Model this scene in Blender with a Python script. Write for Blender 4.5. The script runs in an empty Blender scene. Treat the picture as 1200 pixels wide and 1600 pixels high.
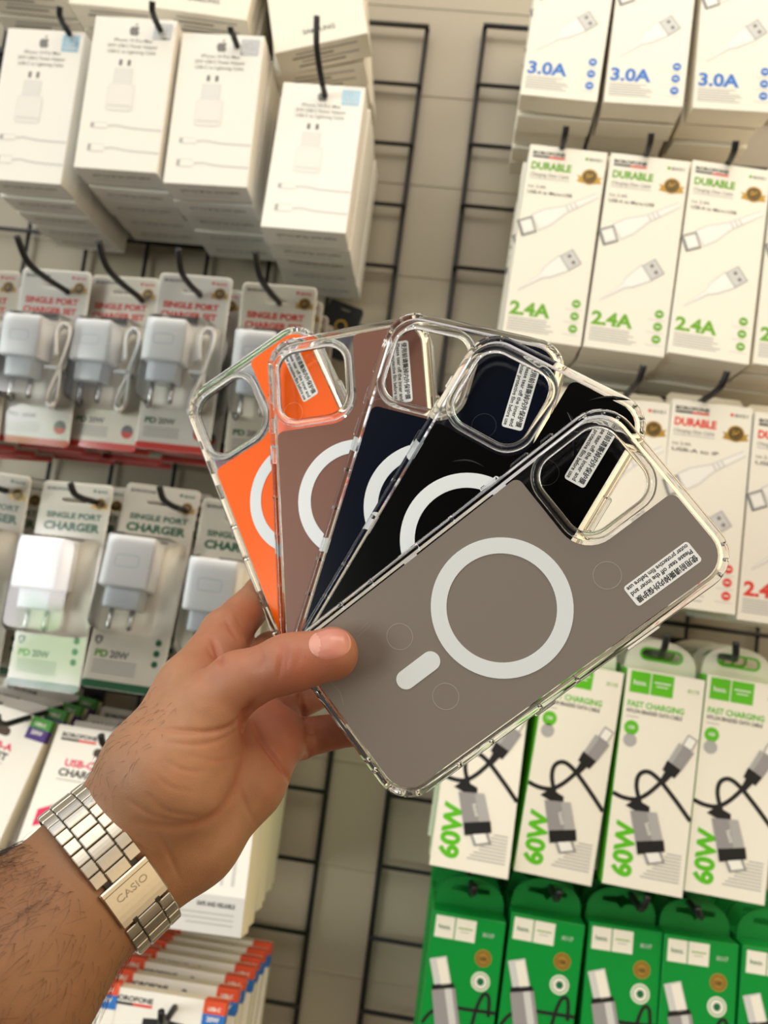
import bpy, bmesh, math, random
import numpy as np
from mathutils import Matrix, Vector
from mathutils.geometry import tessellate_polygon
from mathutils.bvhtree import BVHTree

random.seed(7); np.random.seed(7)
S = bpy.context.scene
C = S.collection
ZC = 1.35                      # height of the camera above the floor
D = 0.85                       # distance from camera to the wall

# ------------------------------------------------------------------ camera
def rot3(yaw, pitch, roll):
    return (Matrix.Rotation(yaw, 3, 'Z') @ Matrix.Rotation(math.pi/2+pitch, 3, 'X') @ Matrix.Rotation(roll, 3, 'Z'))
R0 = rot3(*[math.radians(a) for a in (4.47234, 4.99033, 7.43097)])
cd = bpy.data.cameras.new('camera'); cam = bpy.data.objects.new('camera', cd); C.objects.link(cam)
cam.matrix_world = Matrix.Translation((0, -D, ZC)) @ R0.to_4x4()
CM = cam.matrix_world.copy()
cd.sensor_fit = 'VERTICAL'; cd.sensor_height = 36.0; cd.lens = 36.0*1204/1600
cd.clip_start = 0.01
cd.dof.use_dof = True; cd.dof.focus_distance = 0.305; cd.dof.aperture_fstop = 10.5
S.camera = cam

# ------------------------------------------------------------------ light: the shop around and behind the camera
S.view_settings.view_transform = 'Standard'; S.view_settings.look = 'None'
S.view_settings.gamma = 1.0; S.view_settings.use_curve_mapping = False
S.view_settings.exposure = -0.08
S.cycles.max_bounces = 12; S.cycles.transmission_bounces = 12; S.cycles.transparent_max_bounces = 24
S.cycles.sample_clamp_indirect = 4.0

wd = bpy.data.worlds.new('shop_surroundings'); S.world = wd; wd.use_nodes = True
nt = wd.node_tree; nt.nodes.clear()
def N(t, **kw):
    n = nt.nodes.new(t)
    for k, v in kw.items(): setattr(n, k, v)
    return n
L = nt.links.new
tc = N('ShaderNodeTexCoord'); sep = N('ShaderNodeSeparateXYZ'); L(tc.outputs['Generated'], sep.inputs[0])
def dotmask(vec, lo, hi):
    v = Vector(vec).normalized()
    d = N('ShaderNodeVectorMath', operation='DOT_PRODUCT'); L(tc.outputs['Generated'], d.inputs[0]); d.inputs[1].default_value = v
    m = N('ShaderNodeMapRange', interpolation_type='SMOOTHSTEP'); L(d.outputs['Value'], m.inputs['Value'])
    m.inputs['From Min'].default_value = lo; m.inputs['From Max'].default_value = hi
    return m.outputs[0]
def rgbmix(fac, a, b, blend='MIX'):
    m = N('ShaderNodeMix', data_type='RGBA', blend_type=blend)
    if hasattr(fac, 'links') or hasattr(fac, 'is_linked'): L(fac, m.inputs[0])
    else: m.inputs[0].default_value = fac
    for s, i in ((a, 6), (b, 7)):
        if isinstance(s, tuple): m.inputs[i].default_value = (*s, 1)
        else: L(s, m.inputs[i])
    return m.outputs[2]
up = N('ShaderNodeMapRange', interpolation_type='SMOOTHSTEP'); L(sep.outputs['Z'], up.inputs['Value'])
up.inputs['From Min'].default_value = -0.6; up.inputs['From Max'].default_value = 0.7
base = rgbmix(up.outputs[0], (0.085, 0.066, 0.045), (0.84, 0.79, 0.76))
warm = dotmask((0.85, -0.15, 0.35), 0.45, 0.95)
c1 = rgbmix(warm, base, (2.3, 1.75, 1.05))
noise = N('ShaderNodeTexNoise'); L(tc.outputs['Generated'], noise.inputs['Vector']); noise.inputs['Scale'].default_value = 9.0; noise.inputs['Detail'].default_value = 5
nr = N('ShaderNodeMapRange'); L(noise.outputs[0], nr.inputs['Value']); nr.inputs['From Min'].default_value = .40; nr.inputs['From Max'].default_value = .52
foliage = rgbmix(nr.outputs[0], (3.0, 7.0, 2.6), (18.5, 17.6, 18.0))
side_fill = dotmask((-0.92, -0.28, 0.30), 0.70, 0.90)          # broad bright patch added at the left for side lighting
c1b = rgbmix(side_fill, c1, (1.9, 1.95, 2.05))
win = dotmask((-0.64, -0.76, -0.08), 0.975, 0.981)         # the pane with the garden behind it
c2 = rgbmix(win, c1b, foliage)
top = dotmask((-0.25, -0.50, 0.85), 0.78, 0.96)           # ceiling lamps
c3a = rgbmix(top, c2, (3.2, 3.05, 2.75))
body = dotmask((-0.13, -0.985, -0.08), 0.86, 0.94)        # the photographer's dark clothes behind the lens
c3 = rgbmix(body, c3a, (0.07, 0.062, 0.055))
bg = N('ShaderNodeBackground'); L(c3, bg.inputs[0]); bg.inputs[1].default_value = 0.78
wo = N('ShaderNodeOutputWorld'); L(bg.outputs[0], wo.inputs[0])

ld = bpy.data.lights.new('overhead_fill', 'AREA'); ld.shape = 'RECTANGLE'; ld.size = 1.2; ld.size_y = .35; ld.energy = 5.5; ld.color = (1, .90, .76)  # area light added overhead so brightness falls off down the wall
lo_ = bpy.data.objects.new('overhead_fill', ld); C.objects.link(lo_)
lo_.location = (.35, -.75, ZC+1.15); lo_.rotation_euler = (Vector((.35, -.75, 1.15))-Vector((.0, 0, .1))).to_track_quat('Z', 'Y').to_euler()
# ------------------------------------------------------------------ materials
def srgb(r, g, b):
    f = lambda c: (c/255/12.92) if c/255 <= 0.04045 else ((c/255+0.055)/1.055)**2.4
    return (f(r), f(g), f(b), 1)
MATS = {}
def mat(name, rgb=(200, 200, 200), rough=0.5, metal=0.0, spec=0.5, noise=0.0, nscale=40, bump=0.0, bscale=200, **kw):
    if name in MATS: return MATS[name]
    m = bpy.data.materials.new(name); m.use_nodes = True
    t = m.node_tree; p = t.nodes['Principled BSDF']
    col = srgb(*rgb)
    p.inputs['Base Color'].default_value = col
    p.inputs['Roughness'].default_value = rough; p.inputs['Metallic'].default_value = metal
    p.inputs['Specular IOR Level'].default_value = spec
    for k, v in kw.items(): p.inputs[k.replace('_', ' ')].default_value = v
    tcn = t.nodes.new('ShaderNodeTexCoord')
    if noise > 0:
        n = t.nodes.new('ShaderNodeTexNoise'); n.inputs['Scale'].default_value = nscale; n.inputs['Detail'].default_value = 3
        t.links.new(tcn.outputs['Object'], n.inputs['Vector'])
        mx = t.nodes.new('ShaderNodeMix'); mx.data_type = 'RGBA'
        mx.inputs[6].default_value = tuple(c*(1-noise) for c in col[:3])+(1,); mx.inputs[7].default_value = tuple(min(1, c*(1+noise)) for c in col[:3])+(1,)
        t.links.new(n.outputs[0], mx.inputs[0]); t.links.new(mx.outputs[2], p.inputs['Base Color'])
    if bump > 0:
        n = t.nodes.new('ShaderNodeTexNoise'); n.inputs['Scale'].default_value = bscale
        t.links.new(tcn.outputs['Object'], n.inputs['Vector'])
        b = t.nodes.new('ShaderNodeBump'); b.inputs['Strength'].default_value = bump; b.inputs['Distance'].default_value = 0.001
        t.links.new(n.outputs[0], b.inputs['Height']); t.links.new(b.outputs[0], p.inputs['Normal'])
    MATS[name] = m; return m
def thin_clear(name, tint=(1, 1, 1), rough=0.04, ior=1.45, gain=1.0):
    if name in MATS: return MATS[name]
    m = bpy.data.materials.new(name); m.use_nodes = True; t = m.node_tree; t.nodes.clear()
    tr = t.nodes.new('ShaderNodeBsdfTransparent'); tr.inputs[0].default_value = (*tint, 1)
    gl = t.nodes.new('ShaderNodeBsdfGlossy'); gl.inputs['Roughness'].default_value = rough
    fr = t.nodes.new('ShaderNodeFresnel'); fr.inputs[0].default_value = ior
    mu = t.nodes.new('ShaderNodeMath'); mu.operation = 'MULTIPLY'; mu.inputs[1].default_value = gain; mu.use_clamp = True
    mx = t.nodes.new('ShaderNodeMixShader'); o = t.nodes.new('ShaderNodeOutputMaterial')
    t.links.new(fr.outputs[0], mu.inputs[0]); t.links.new(mu.outputs[0], mx.inputs[0])
    t.links.new(tr.outputs[0], mx.inputs[1]); t.links.new(gl.outputs[0], mx.inputs[2]); t.links.new(mx.outputs[0], o.inputs[0])
    MATS[name] = m; return m
WHITE = mat('white_card', (238, 235, 228), 0.42)
CREAM = mat('cream_card', (236, 226, 204), 0.5)
CREAMC = mat('warm_white_card', (237, 231, 217), 0.42)
GREYP = mat('grey_print', (120, 118, 115), 0.5)
LGREY = mat('pale_grey_print', (205, 203, 200), 0.45)
FAINT = mat('faint_grey_print', (222, 220, 216), 0.42); FAINT2 = mat('fainter_grey_print', (231, 228, 222), 0.42)
MGREY = mat('mid_grey_print', (172, 170, 168), 0.45)
BLACKP = mat('black_print', (28, 27, 27), 0.45)
REDP = mat('red_print', (222, 62, 48), 0.45)
PINKP = mat('pink_print', (218, 40, 92), 0.45)
GREENP = mat('lime_print', (108, 168, 38), 0.45)
BRIGHTG = mat('bright_green_print', (92, 186, 28), 0.4)
DKGREEN = mat('dark_green_print', (24, 104, 62), 0.45)
BLUEP = mat('blue_print', (38, 112, 196), 0.45)
NAVYP = mat('navy_print', (28, 62, 130), 0.45)
PURPLE = mat('purple_print', (78, 52, 130), 0.45)
ORANGEP = mat('orange_print', (222, 84, 48), 0.45)
GOLD = mat('gold_print', (190, 150, 62), 0.35, 0.4)
BROWNP = mat('brown_print', (72, 52, 34), 0.45)
HGREEN = mat('green_card', (0, 140, 52), 0.38)
HGREEND = mat('green_card_tab', (0, 122, 45), 0.45)
SILVERP = mat('silver_print', (150, 146, 146), 0.4)
HOLO = mat('hologram_blue_sticker', (150, 184, 204), 0.3, 0.3, noise=.25, nscale=900)
HOLO2 = mat('hologram_grey_sticker', (170, 172, 172), 0.25, 0.5, noise=.25, nscale=900)
PLASTIC = mat('white_plastic', (244, 245, 247), 0.22)
PLASTIC2 = mat('pale_plastic', (205, 212, 220), 0.25)
METALP = mat('prong_metal', (200, 200, 200), 0.25, 1.0)
WIRE = mat('black_wire', (16, 17, 17), 0.42, 0.0)
BLIST = thin_clear('blister_plastic', (0.992, 0.994, 0.994), 0.05, 1.45, 1.3)

# ------------------------------------------------------------------ object helpers (lengths in millimetres)
def link(name, me, parent=None, mw=None):
    o = bpy.data.objects.new(name, me); C.objects.link(o)
    if parent: o.parent = parent
    if mw is not None: o.matrix_world = mw
    return o
def empty(name, mw=Matrix()):
    o = bpy.data.objects.new(name, None); C.objects.link(o); o.empty_display_size = .02; o.matrix_world = mw; return o
def tag(o, label=None, cat=None, group=None, kind=None):
    if label: o['label'] = label
    if cat: o['category'] = cat
    if group: o['group'] = group
    if kind: o['kind'] = kind
    return o
def copy_tree(o, parent=None):
    c = o.copy(); C.objects.link(c)
    if parent:
        c.parent = parent
    for ch in list(o.children): copy_tree(ch, c)
    return c
def rr(w, h, r, n=6, cx=0, cz=0):
    r = max(min(r, w/2-1e-4, h/2-1e-4), 1e-3); pts = []
    for (sx, sz, a0) in ((1, 1, 0), (-1, 1, 90), (-1, -1, 180), (1, -1, 270)):
        for i in range(n+1):
            a = math.radians(a0+90*i/n)
            pts.append((cx+sx*(w/2-r)+r*math.cos(a), cz+sz*(h/2-r)+r*math.sin(a)))
    return pts
def circ(r, n=20, cx=0, cz=0): return [(cx+r*math.cos(2*math.pi*i/n), cz+r*math.sin(2*math.pi*i/n)) for i in range(n)]
FRONT = lambda u, v, l: (u, -0.12*l, v)

class MB:
    def __init__(s): s.v = []; s.f = []; s.mi = []; s.mats = []; s.sm = []
    def m(s, mt):
        if mt not in s.mats: s.mats.append(mt)
        return s.mats.index(mt)
    def add(s, verts, faces, mt, smooth=False):
        b = len(s.v); s.v += [tuple(p) for p in verts]; i = s.m(mt)
        for f in faces: s.f.append([b+k for k in f]); s.mi.append(i); s.sm.append(smooth)
    def box(s, x0, x1, y0, y1, z0, z1, mt, bev=0, sides=None):
        if bev > 0:
            bm = bmesh.new(); bmesh.ops.create_cube(bm, size=1)
            for v in bm.verts: v.co = Vector(((x0+x1)/2+v.co.x*(x1-x0), (y0+y1)/2+v.co.y*(y1-y0), (z0+z1)/2+v.co.z*(z1-z0)))
            bmesh.ops.bevel(bm, geom=bm.edges[:], offset=bev, segments=3 if bev > .8 else 1, affect='EDGES', profile=.6)
            bm.verts.index_update()
            s.add([v.co[:] for v in bm.verts], [[v.index for v in f.verts] for f in bm.faces], mt, bev > .8); bm.free(); return
        V = [(x0, y0, z0), (x1, y0, z0), (x1, y1, z0), (x0, y1, z0), (x0, y0, z1), (x1, y0, z1), (x1, y1, z1), (x0, y1, z1)]
        F = [(0, 1, 5, 4), (2, 3, 7, 6), (0, 3, 2, 1), (4, 5, 6, 7), (1, 2, 6, 5), (3, 0, 4, 7)]
        mts = sides or [mt]*6
        for f, q in zip(F, mts): s.add([V[i] for i in f], [(0, 1, 2, 3)], q)
    def flat(s, outer, mt, l=1, holes=(), P=FRONT):
        loops = [outer]+list(holes)
        pts = [Vector((p[0], p[1], 0)) for lp in loops for p in lp]
        tris = tessellate_polygon([[Vector((p[0], p[1], 0)) for p in lp] for lp in loops])
        s.add([P(p.x, p.y, l) for p in pts], tris, mt)
    def slab(s, outer, holes, a, b, mt, P=lambda u, v, y: (u, y, v), smooth=False):
        loops = [outer]+list(holes)
        pts = [p for lp in loops for p in lp]
        tris = tessellate_polygon([[Vector((p[0], p[1], 0)) for p in lp] for lp in loops])
        V = [P(p[0], p[1], a) for p in pts]+[P(p[0], p[1], b) for p in pts]; n = len(pts)
        F = [tuple(t) for t in tris]+[tuple(n+i for i in reversed(t)) for t in tris]
        o = 0
        for lp in loops:
            k = len(lp)
            for i in range(k): F.append((o+i, o+(i+1) % k, n+o+(i+1) % k, n+o+i))
            o += k
        s.add(V, F, mt, smooth)
    def rect(s, u0, u1, v0, v1, mt, l=1, P=FRONT): s.add([P(u0, v0, l), P(u1, v0, l), P(u1, v1, l), P(u0, v1, l)], [(0, 1, 2, 3)], mt)
    def quad(s, pts, mt, l=1, P=FRONT): s.add([P(p[0], p[1], l) for p in pts], [tuple(range(len(pts)))], mt)
    def stroke(s, pts, w, mt, l=1, P=FRONT):
        pts = [np.array(p, float) for p in smooth_path(pts, 5)]; V = []
        for i, p in enumerate(pts):
            d = pts[min(i+1, len(pts)-1)]-pts[max(i-1, 0)]; d /= (np.linalg.norm(d)+1e-9); n = np.array([-d[1], d[0]])*w/2
            V += [P(*(p+n), l), P(*(p-n), l)]
        s.add(V, [(2*i, 2*i+1, 2*i+3, 2*i+2) for i in range(len(pts)-1)], mt)
    def text(s, t, u, v, size, mt, bold=0, shear=0, ang=0, width=None, align='L', l=1, P=FRONT):
        V, F, w = textmesh(t, bold, shear)
        k = size; kx = k if width is None else width/max(w, 1e-6)
        ox = 0 if align == 'L' else (-w/2 if align == 'C' else -w)
        ca, sa = math.cos(math.radians(ang)), math.sin(math.radians(ang))
        out = []
        for (x, y) in V:
            x = (x+ox)*kx; y = y*k
            out.append(P(u+x*ca-y*sa, v+x*sa+y*ca, l))
        s.add(out, F, mt)
    def tube(s, pts, rad, mt, n=8, caps=True):
        pts = [Vector(p) for p in pts]; rs = rad if isinstance(rad, (list, tuple)) else [rad]*len(pts)
        t0 = (pts[1]-pts[0]).normalized(); nrm = t0.orthogonal().normalized(); V = []; F = []
        for i, p in enumerate(pts):
            t = (pts[min(i+1, len(pts)-1)]-pts[max(i-1, 0)]).normalized()
            nrm = (nrm-t*nrm.dot(t)).normalized(); b = t.cross(nrm)
            for k in range(n):
                a = 2*math.pi*k/n; V.append(p+(nrm*math.cos(a)+b*math.sin(a))*rs[i])
        for i in range(len(pts)-1):
            for k in range(n): F.append((i*n+k, i*n+(k+1) % n, (i+1)*n+(k+1) % n, (i+1)*n+k))
        if caps: F.append(tuple(range(n-1, -1, -1))); F.append(tuple((len(pts)-1)*n+k for k in range(n)))
        s.add(V, F, mt, True)
    def loft(s, loops, mt, closed_profile=True, smooth=True):
        n = len(loops[0]); V = [p for lp in loops for p in lp]; F = []; m_ = len(loops)
        for j in range(m_ if closed_profile else m_-1):
            a, b = j*n, ((j+1) % m_)*n
            for i in range(n): F.append((a+i, a+(i+1) % n, b+(i+1) % n, b+i))
        s.add(V, F, mt, smooth)
    def mesh(s, name):
        me = bpy.data.meshes.new(name); me.from_pydata([(x/1000, y/1000, z/1000) for x, y, z in s.v], [], s.f)
        for q in s.mats: me.materials.append(q)
        me.polygons.foreach_set('material_index', s.mi); me.polygons.foreach_set('use_smooth', s.sm); me.update(); return me
    def build(s, name, parent=None, mw=None): return link(name, s.mesh(name), parent, mw)
def recalc(o):
    bm = bmesh.new(); bm.from_mesh(o.data); bmesh.ops.recalc_face_normals(bm, faces=bm.faces[:]); bm.to_mesh(o.data); bm.free(); return o
def smooth_path(pts, k=6):
    P = [np.array(p, float) for p in pts]
    if len(P) < 3: return P
    out = []
    for i in range(len(P)-1):
        p0 = P[max(i-1, 0)]; p1 = P[i]; p2 = P[i+1]; p3 = P[min(i+2, len(P)-1)]
        for j in range(k):
            t = j/k; out.append(0.5*((2*p1)+(-p0+p2)*t+(2*p0-5*p1+4*p2-p3)*t*t+(-p0+3*p1-3*p2+p3)*t**3))
    out.append(P[-1]); return out
TX = {}
def textmesh(t, bold=0, shear=0):
    key = (t, bold, shear)
    if key in TX: return TX[key]
    cu = bpy.data.curves.new('t', 'FONT'); cu.body = t; cu.size = 1; cu.offset = bold; cu.shear = shear; cu.resolution_u = 3
    o = bpy.data.objects.new('t', cu); C.objects.link(o)
    dg = bpy.context.evaluated_depsgraph_get(); me = bpy.data.meshes.new_from_object(o.evaluated_get(dg))
    V = [(v.co.x, v.co.y) for v in me.vertices]; F = [tuple(p.vertices) for p in me.polygons]
    if V:
        x0 = min(v[0] for v in V); x1 = max(v[0] for v in V); V = [(x-x0, y) for x, y in V]; w = x1-x0
    else: w = 1
    C.objects.unlink(o); bpy.data.objects.remove(o); bpy.data.curves.remove(cu); bpy.data.meshes.remove(me)
    TX[key] = (V, F, w); return TX[key]
def world(x, y, z): return (x, y, z+ZC)
def px(x, y, d):        # a point seen at pixel (x, y) at camera depth d in metres
    return CM @ Vector(((x-600)/1204*d, (800-y)/1204*d, -d))
def onwall(x, y, off):  # a point seen at pixel (x, y) standing off metres in front of the wall
    r = R0 @ Vector((x-600, 800-y, -1204)); k = (D-off)/r.y
    return Vector((0, -D, ZC))+r*k
def lines(mb, u0, u1, v0, n, dv, w, mt, P=FRONT, right=False, l=1):
    for i in range(n):
        a = (u1-u0)*random.uniform(.0, .35)
        if right: mb.rect(u0+(u1-u0)*.75*(1-i/n)*random.uniform(.8, 1), u1, v0-i*dv-w, v0-i*dv, mt, l, P)
        else: mb.rect(u0, u1-a, v0-i*dv-w, v0-i*dv, mt, l, P)

# ------------------------------------------------------------------ setting
wallm = mat('painted_panel_wall', (168, 158, 138), 0.38, noise=.06, nscale=3, bump=.05, bscale=6)
mb = MB()
mb.box(-2500, 2500, 0, 60, 0, 2800, wallm)
for k in range(-14, 16):   # shallow horizontal seams between the wall boards
    z = ZC*1000+k*72.7*1.5+20
    mb.box(-2500, 2500, -0.8, 0, z-1.2, z+1.2, wallm)
tag(mb.build('wall_back'), kind='structure', label='beige painted panel wall behind the grids')
mb = MB(); mb.box(-2500, 2500, -3200, 0, -60, 0, mat('floor_tile', (84, 76, 66), .35, noise=.1, nscale=4))
tag(mb.build('floor'), kind='structure')

def grid_panel(x0, x1, ztop, label):
    mb = MB(); s = 72.67; zb = ztop-24*s; y = -8
    nx = int(round((x1-x0)/s))
    for i in range(nx+1):
        r = 2.9 if i in (0, nx) else 2.3
        mb.tube([(x0+i*s, y, zb), (x0+i*s, y, ztop)], r, WIRE, 8)
    for k in range(25): mb.tube([(x0-2, y-4, ztop-k*s), (x1+2, y-4, ztop-k*s)], 2.4 if k else 2.9, WIRE, 8)
    for xx in (x0+s, x1-s):
        for zz in (ztop-s, ztop-9*s, ztop-18*s): mb.box(xx-8, xx+8, -10, -.9, zz-8, zz+8, WIRE)
    tag(mb.build('wire_grid_panel'), label, 'display grid')
Z1 = ZC*1000
grid_panel(-88.5-8*72.67, -88.5, Z1+641, 'black wire grid panel on the wall carrying the left half of the goods')
grid_panel(-22.2, -22.2+9*72.67, Z1+647.8, 'black wire grid panel on the wall carrying the right half of the goods')

# ------------------------------------------------------------------ goods: each builder makes one product with its parts; front face at y=0, depth towards +y
def root(kind): return empty(kind)
def apple_logo(mb, u, v, s, mt):
    # fruit with a bite and a leaf
    pts = [(0, .34), (.10, .38), (.22, .42), (.36, .38), (.45, .28), (.36, .18), (.33, .05), (.38, -.10), (.48, -.18), (.42, -.34), (.30, -.50), (.18, -.53), (.06, -.48), (-.06, -.48), (-.18, -.53), (-.30, -.48), (-.42, -.28), (-.48, -.02), (-.42, .24), (-.28, .38), (-.12, .38)]
    mb.quad([(u+x*s, v+y*s) for x, y in pts], mt) if False else mb.flat([(u+x*s, v+y*s) for x, y in pts], mt)
    mb.flat([(u+x*s, v+y*s) for x, y in [(0, .46), (.02, .60), (.10, .70), (.22, .76), (.22, .64), (.14, .52)]], mt)
def make_adapter(holo):
    W, H, T = 78.5, 151.2, 29.0; r = root('adapter_box'); mb = MB()
    mb.box(-W/2, W/2, 0, T, -H/2, H/2, WHITE, .5)
    apple_logo(mb, 0, H/2-13, 10, GREYP)
    for i, (t, w) in enumerate((('iPhone 14 Pro Max', 37), ('20W USB-C Power Adapter', 48), ('USB-C to Lightning Cable', 46))):
        mb.text(t, 0, H/2-24.5-i*5.8, 4.6, GREYP, .01, width=w, align='C')
    for x in (-9, -1): mb.flat(rr(3.2, 6.2, 1, 2, x, H/2-45.5), GREYP)
    mb.flat(rr(18, 16, 2, 3, -5, H/2-59), LGREY); mb.flat(rr(17.4, 15.4, 2, 3, -5, H/2-59), FAINT, 2)
    mb.flat(rr(26, 27, 4, 3, -5, H/2-80), LGREY, 1); mb.flat(rr(25.4, 26.4, 4, 3, -5, H/2-80), FAINT2, 2)
    mb.rect(-16, 6, H/2-89, H/2-88, LGREY, 3)
    for z, h in ((-33, 6), (-55, 8)):
        mb.flat(rr(14, h, 1.5, 2, -20, z), LGREY); mb.flat(rr(12.6, h-1.4, 1.2, 2, -19.3, z), WHITE, 2); mb.rect(-29, -26, z-h*.42, z+h*.42, MGREY)
        mb.stroke([(-13, z), (-4, z+.8), (10, z-1), (W/2-1, z-1.6)], 2.0, LGREY)
    B = lambda u, v, l: (u, v, -H/2-.12*l)
    mb.text('iPhone 14 Pro Max 20W', -26, 10, 5, GREYP, .02, width=30, P=B); mb.text('Power Adapter', 6, 10, 5.2, GREYP, .02, width=24, P=B)
    mb.rect(-26, 20, 18, 19, LGREY, P=B)
    Rr = lambda u, v, l: (W/2+.12*l, u, v)
    apple_logo(mb, 0, 0, 1, GREYP) if False else None
    mb.build('box_body', r)
    st = MB(); st.flat(rr(17, 16.5, .8, 2, W/2-12.5, H/2-12.5), HOLO if holo == 1 else HOLO2, 2)
    st.rect(W/2-19, W/2-6, H/2-18, H/2-16.5, LGREY, 3); st.flat(circ(4.5, 16, W/2-12.5, H/2-10.5), LGREY, 3, [circ(3.6, 16, W/2-12.5, H/2-10.5)])
    o = st.build('hologram_sticker', r); tag(o, 'bluish hologram sticker' if holo == 1 else 'silvery hologram sticker')
    return r
def make_samsung():
    W, H, T = 90, 150, 31; r = root('phone_charger_box'); mb = MB()
    mb.box(-W/2, W/2, 0, T, -H/2, H/2, CREAMC, .5)
    mb.text('SAMSUNG', 0, -H/2+13, 6.6, GREYP, .03, width=31, align='C')
    mb.flat(rr(26, 44, 2, 3, -20, 20), LGREY); mb.flat(rr(24.6, 42.6, 2, 3, -20, 20), CREAMC, 2)
    for x in (4, 10, 16, 22): mb.rect(x, x+.8, -16, 40, LGREY)
    mb.rect(3, 6, -22, -18, GREYP)
    B = lambda u, v, l: (u, v, -H/2-.12*l)
    for i, (a, b) in enumerate(((-26, 34), (-30, 10), (-22, 34), (-26, 20))): mb.rect(a, b, 6+i*5.4, 8.2+i*5.4, GREYP if i % 2 else MGREY, P=B)
    Rr = lambda u, v, l: (W/2+.12*l, u, v)
    mb.rect(15, 17, -62, -30, MGREY, P=Rr)
    mb.build('box_body', r); return r
def medallion(mb, u, v, R):
    for sx in (-1, 1): mb.quad([(u+sx*R*.5, v-R*.9), (u+sx*R*1.55, v-R*.75), (u+sx*R*1.3, v-R*.3), (u+sx*R*1.6, v+R*.1), (u+sx*R*.5, v-R*.1)], GOLD, 1)
    mb.flat([(u+R*(1+.06*(i % 2))*math.cos(math.pi*i/16), v+R*(1+.06*(i % 2))*math.sin(math.pi*i/16)) for i in range(32)], GOLD, 2)
    mb.flat(circ(R*.84, 20, u, v), BLACKP, 3)
    mb.flat(circ(R*.62, 16, u, v), GOLD, 4, [circ(R*.54, 16, u, v)])
    mb.text('BF', u, v-R*.22, R*.75, GOLD, .03, align='C', l=5)
def header(mb, u, v, w):
    mb.text('BOROFONE', u, v, w*.155, BLACKP, .04, width=w)
    mb.rect(u, u+w*.5, v-w*.1, v-w*.035, BLACKP); mb.rect(u+w*.5, u+w, v-w*.1, v-w*.035, REDP)
def icon_shield(mb, u, v, s): mb.flat([(u-s, v+s), (u, v+s*1.2), (u+s, v+s), (u+s*.9, v-s*.3), (u, v-s*1.2), (u-s*.9, v-s*.3)], GREYP, 1, []); mb.rect(u-s*.3, u+s*.3, v-s*.5, v+s*.6, WHITE, 2)
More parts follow.
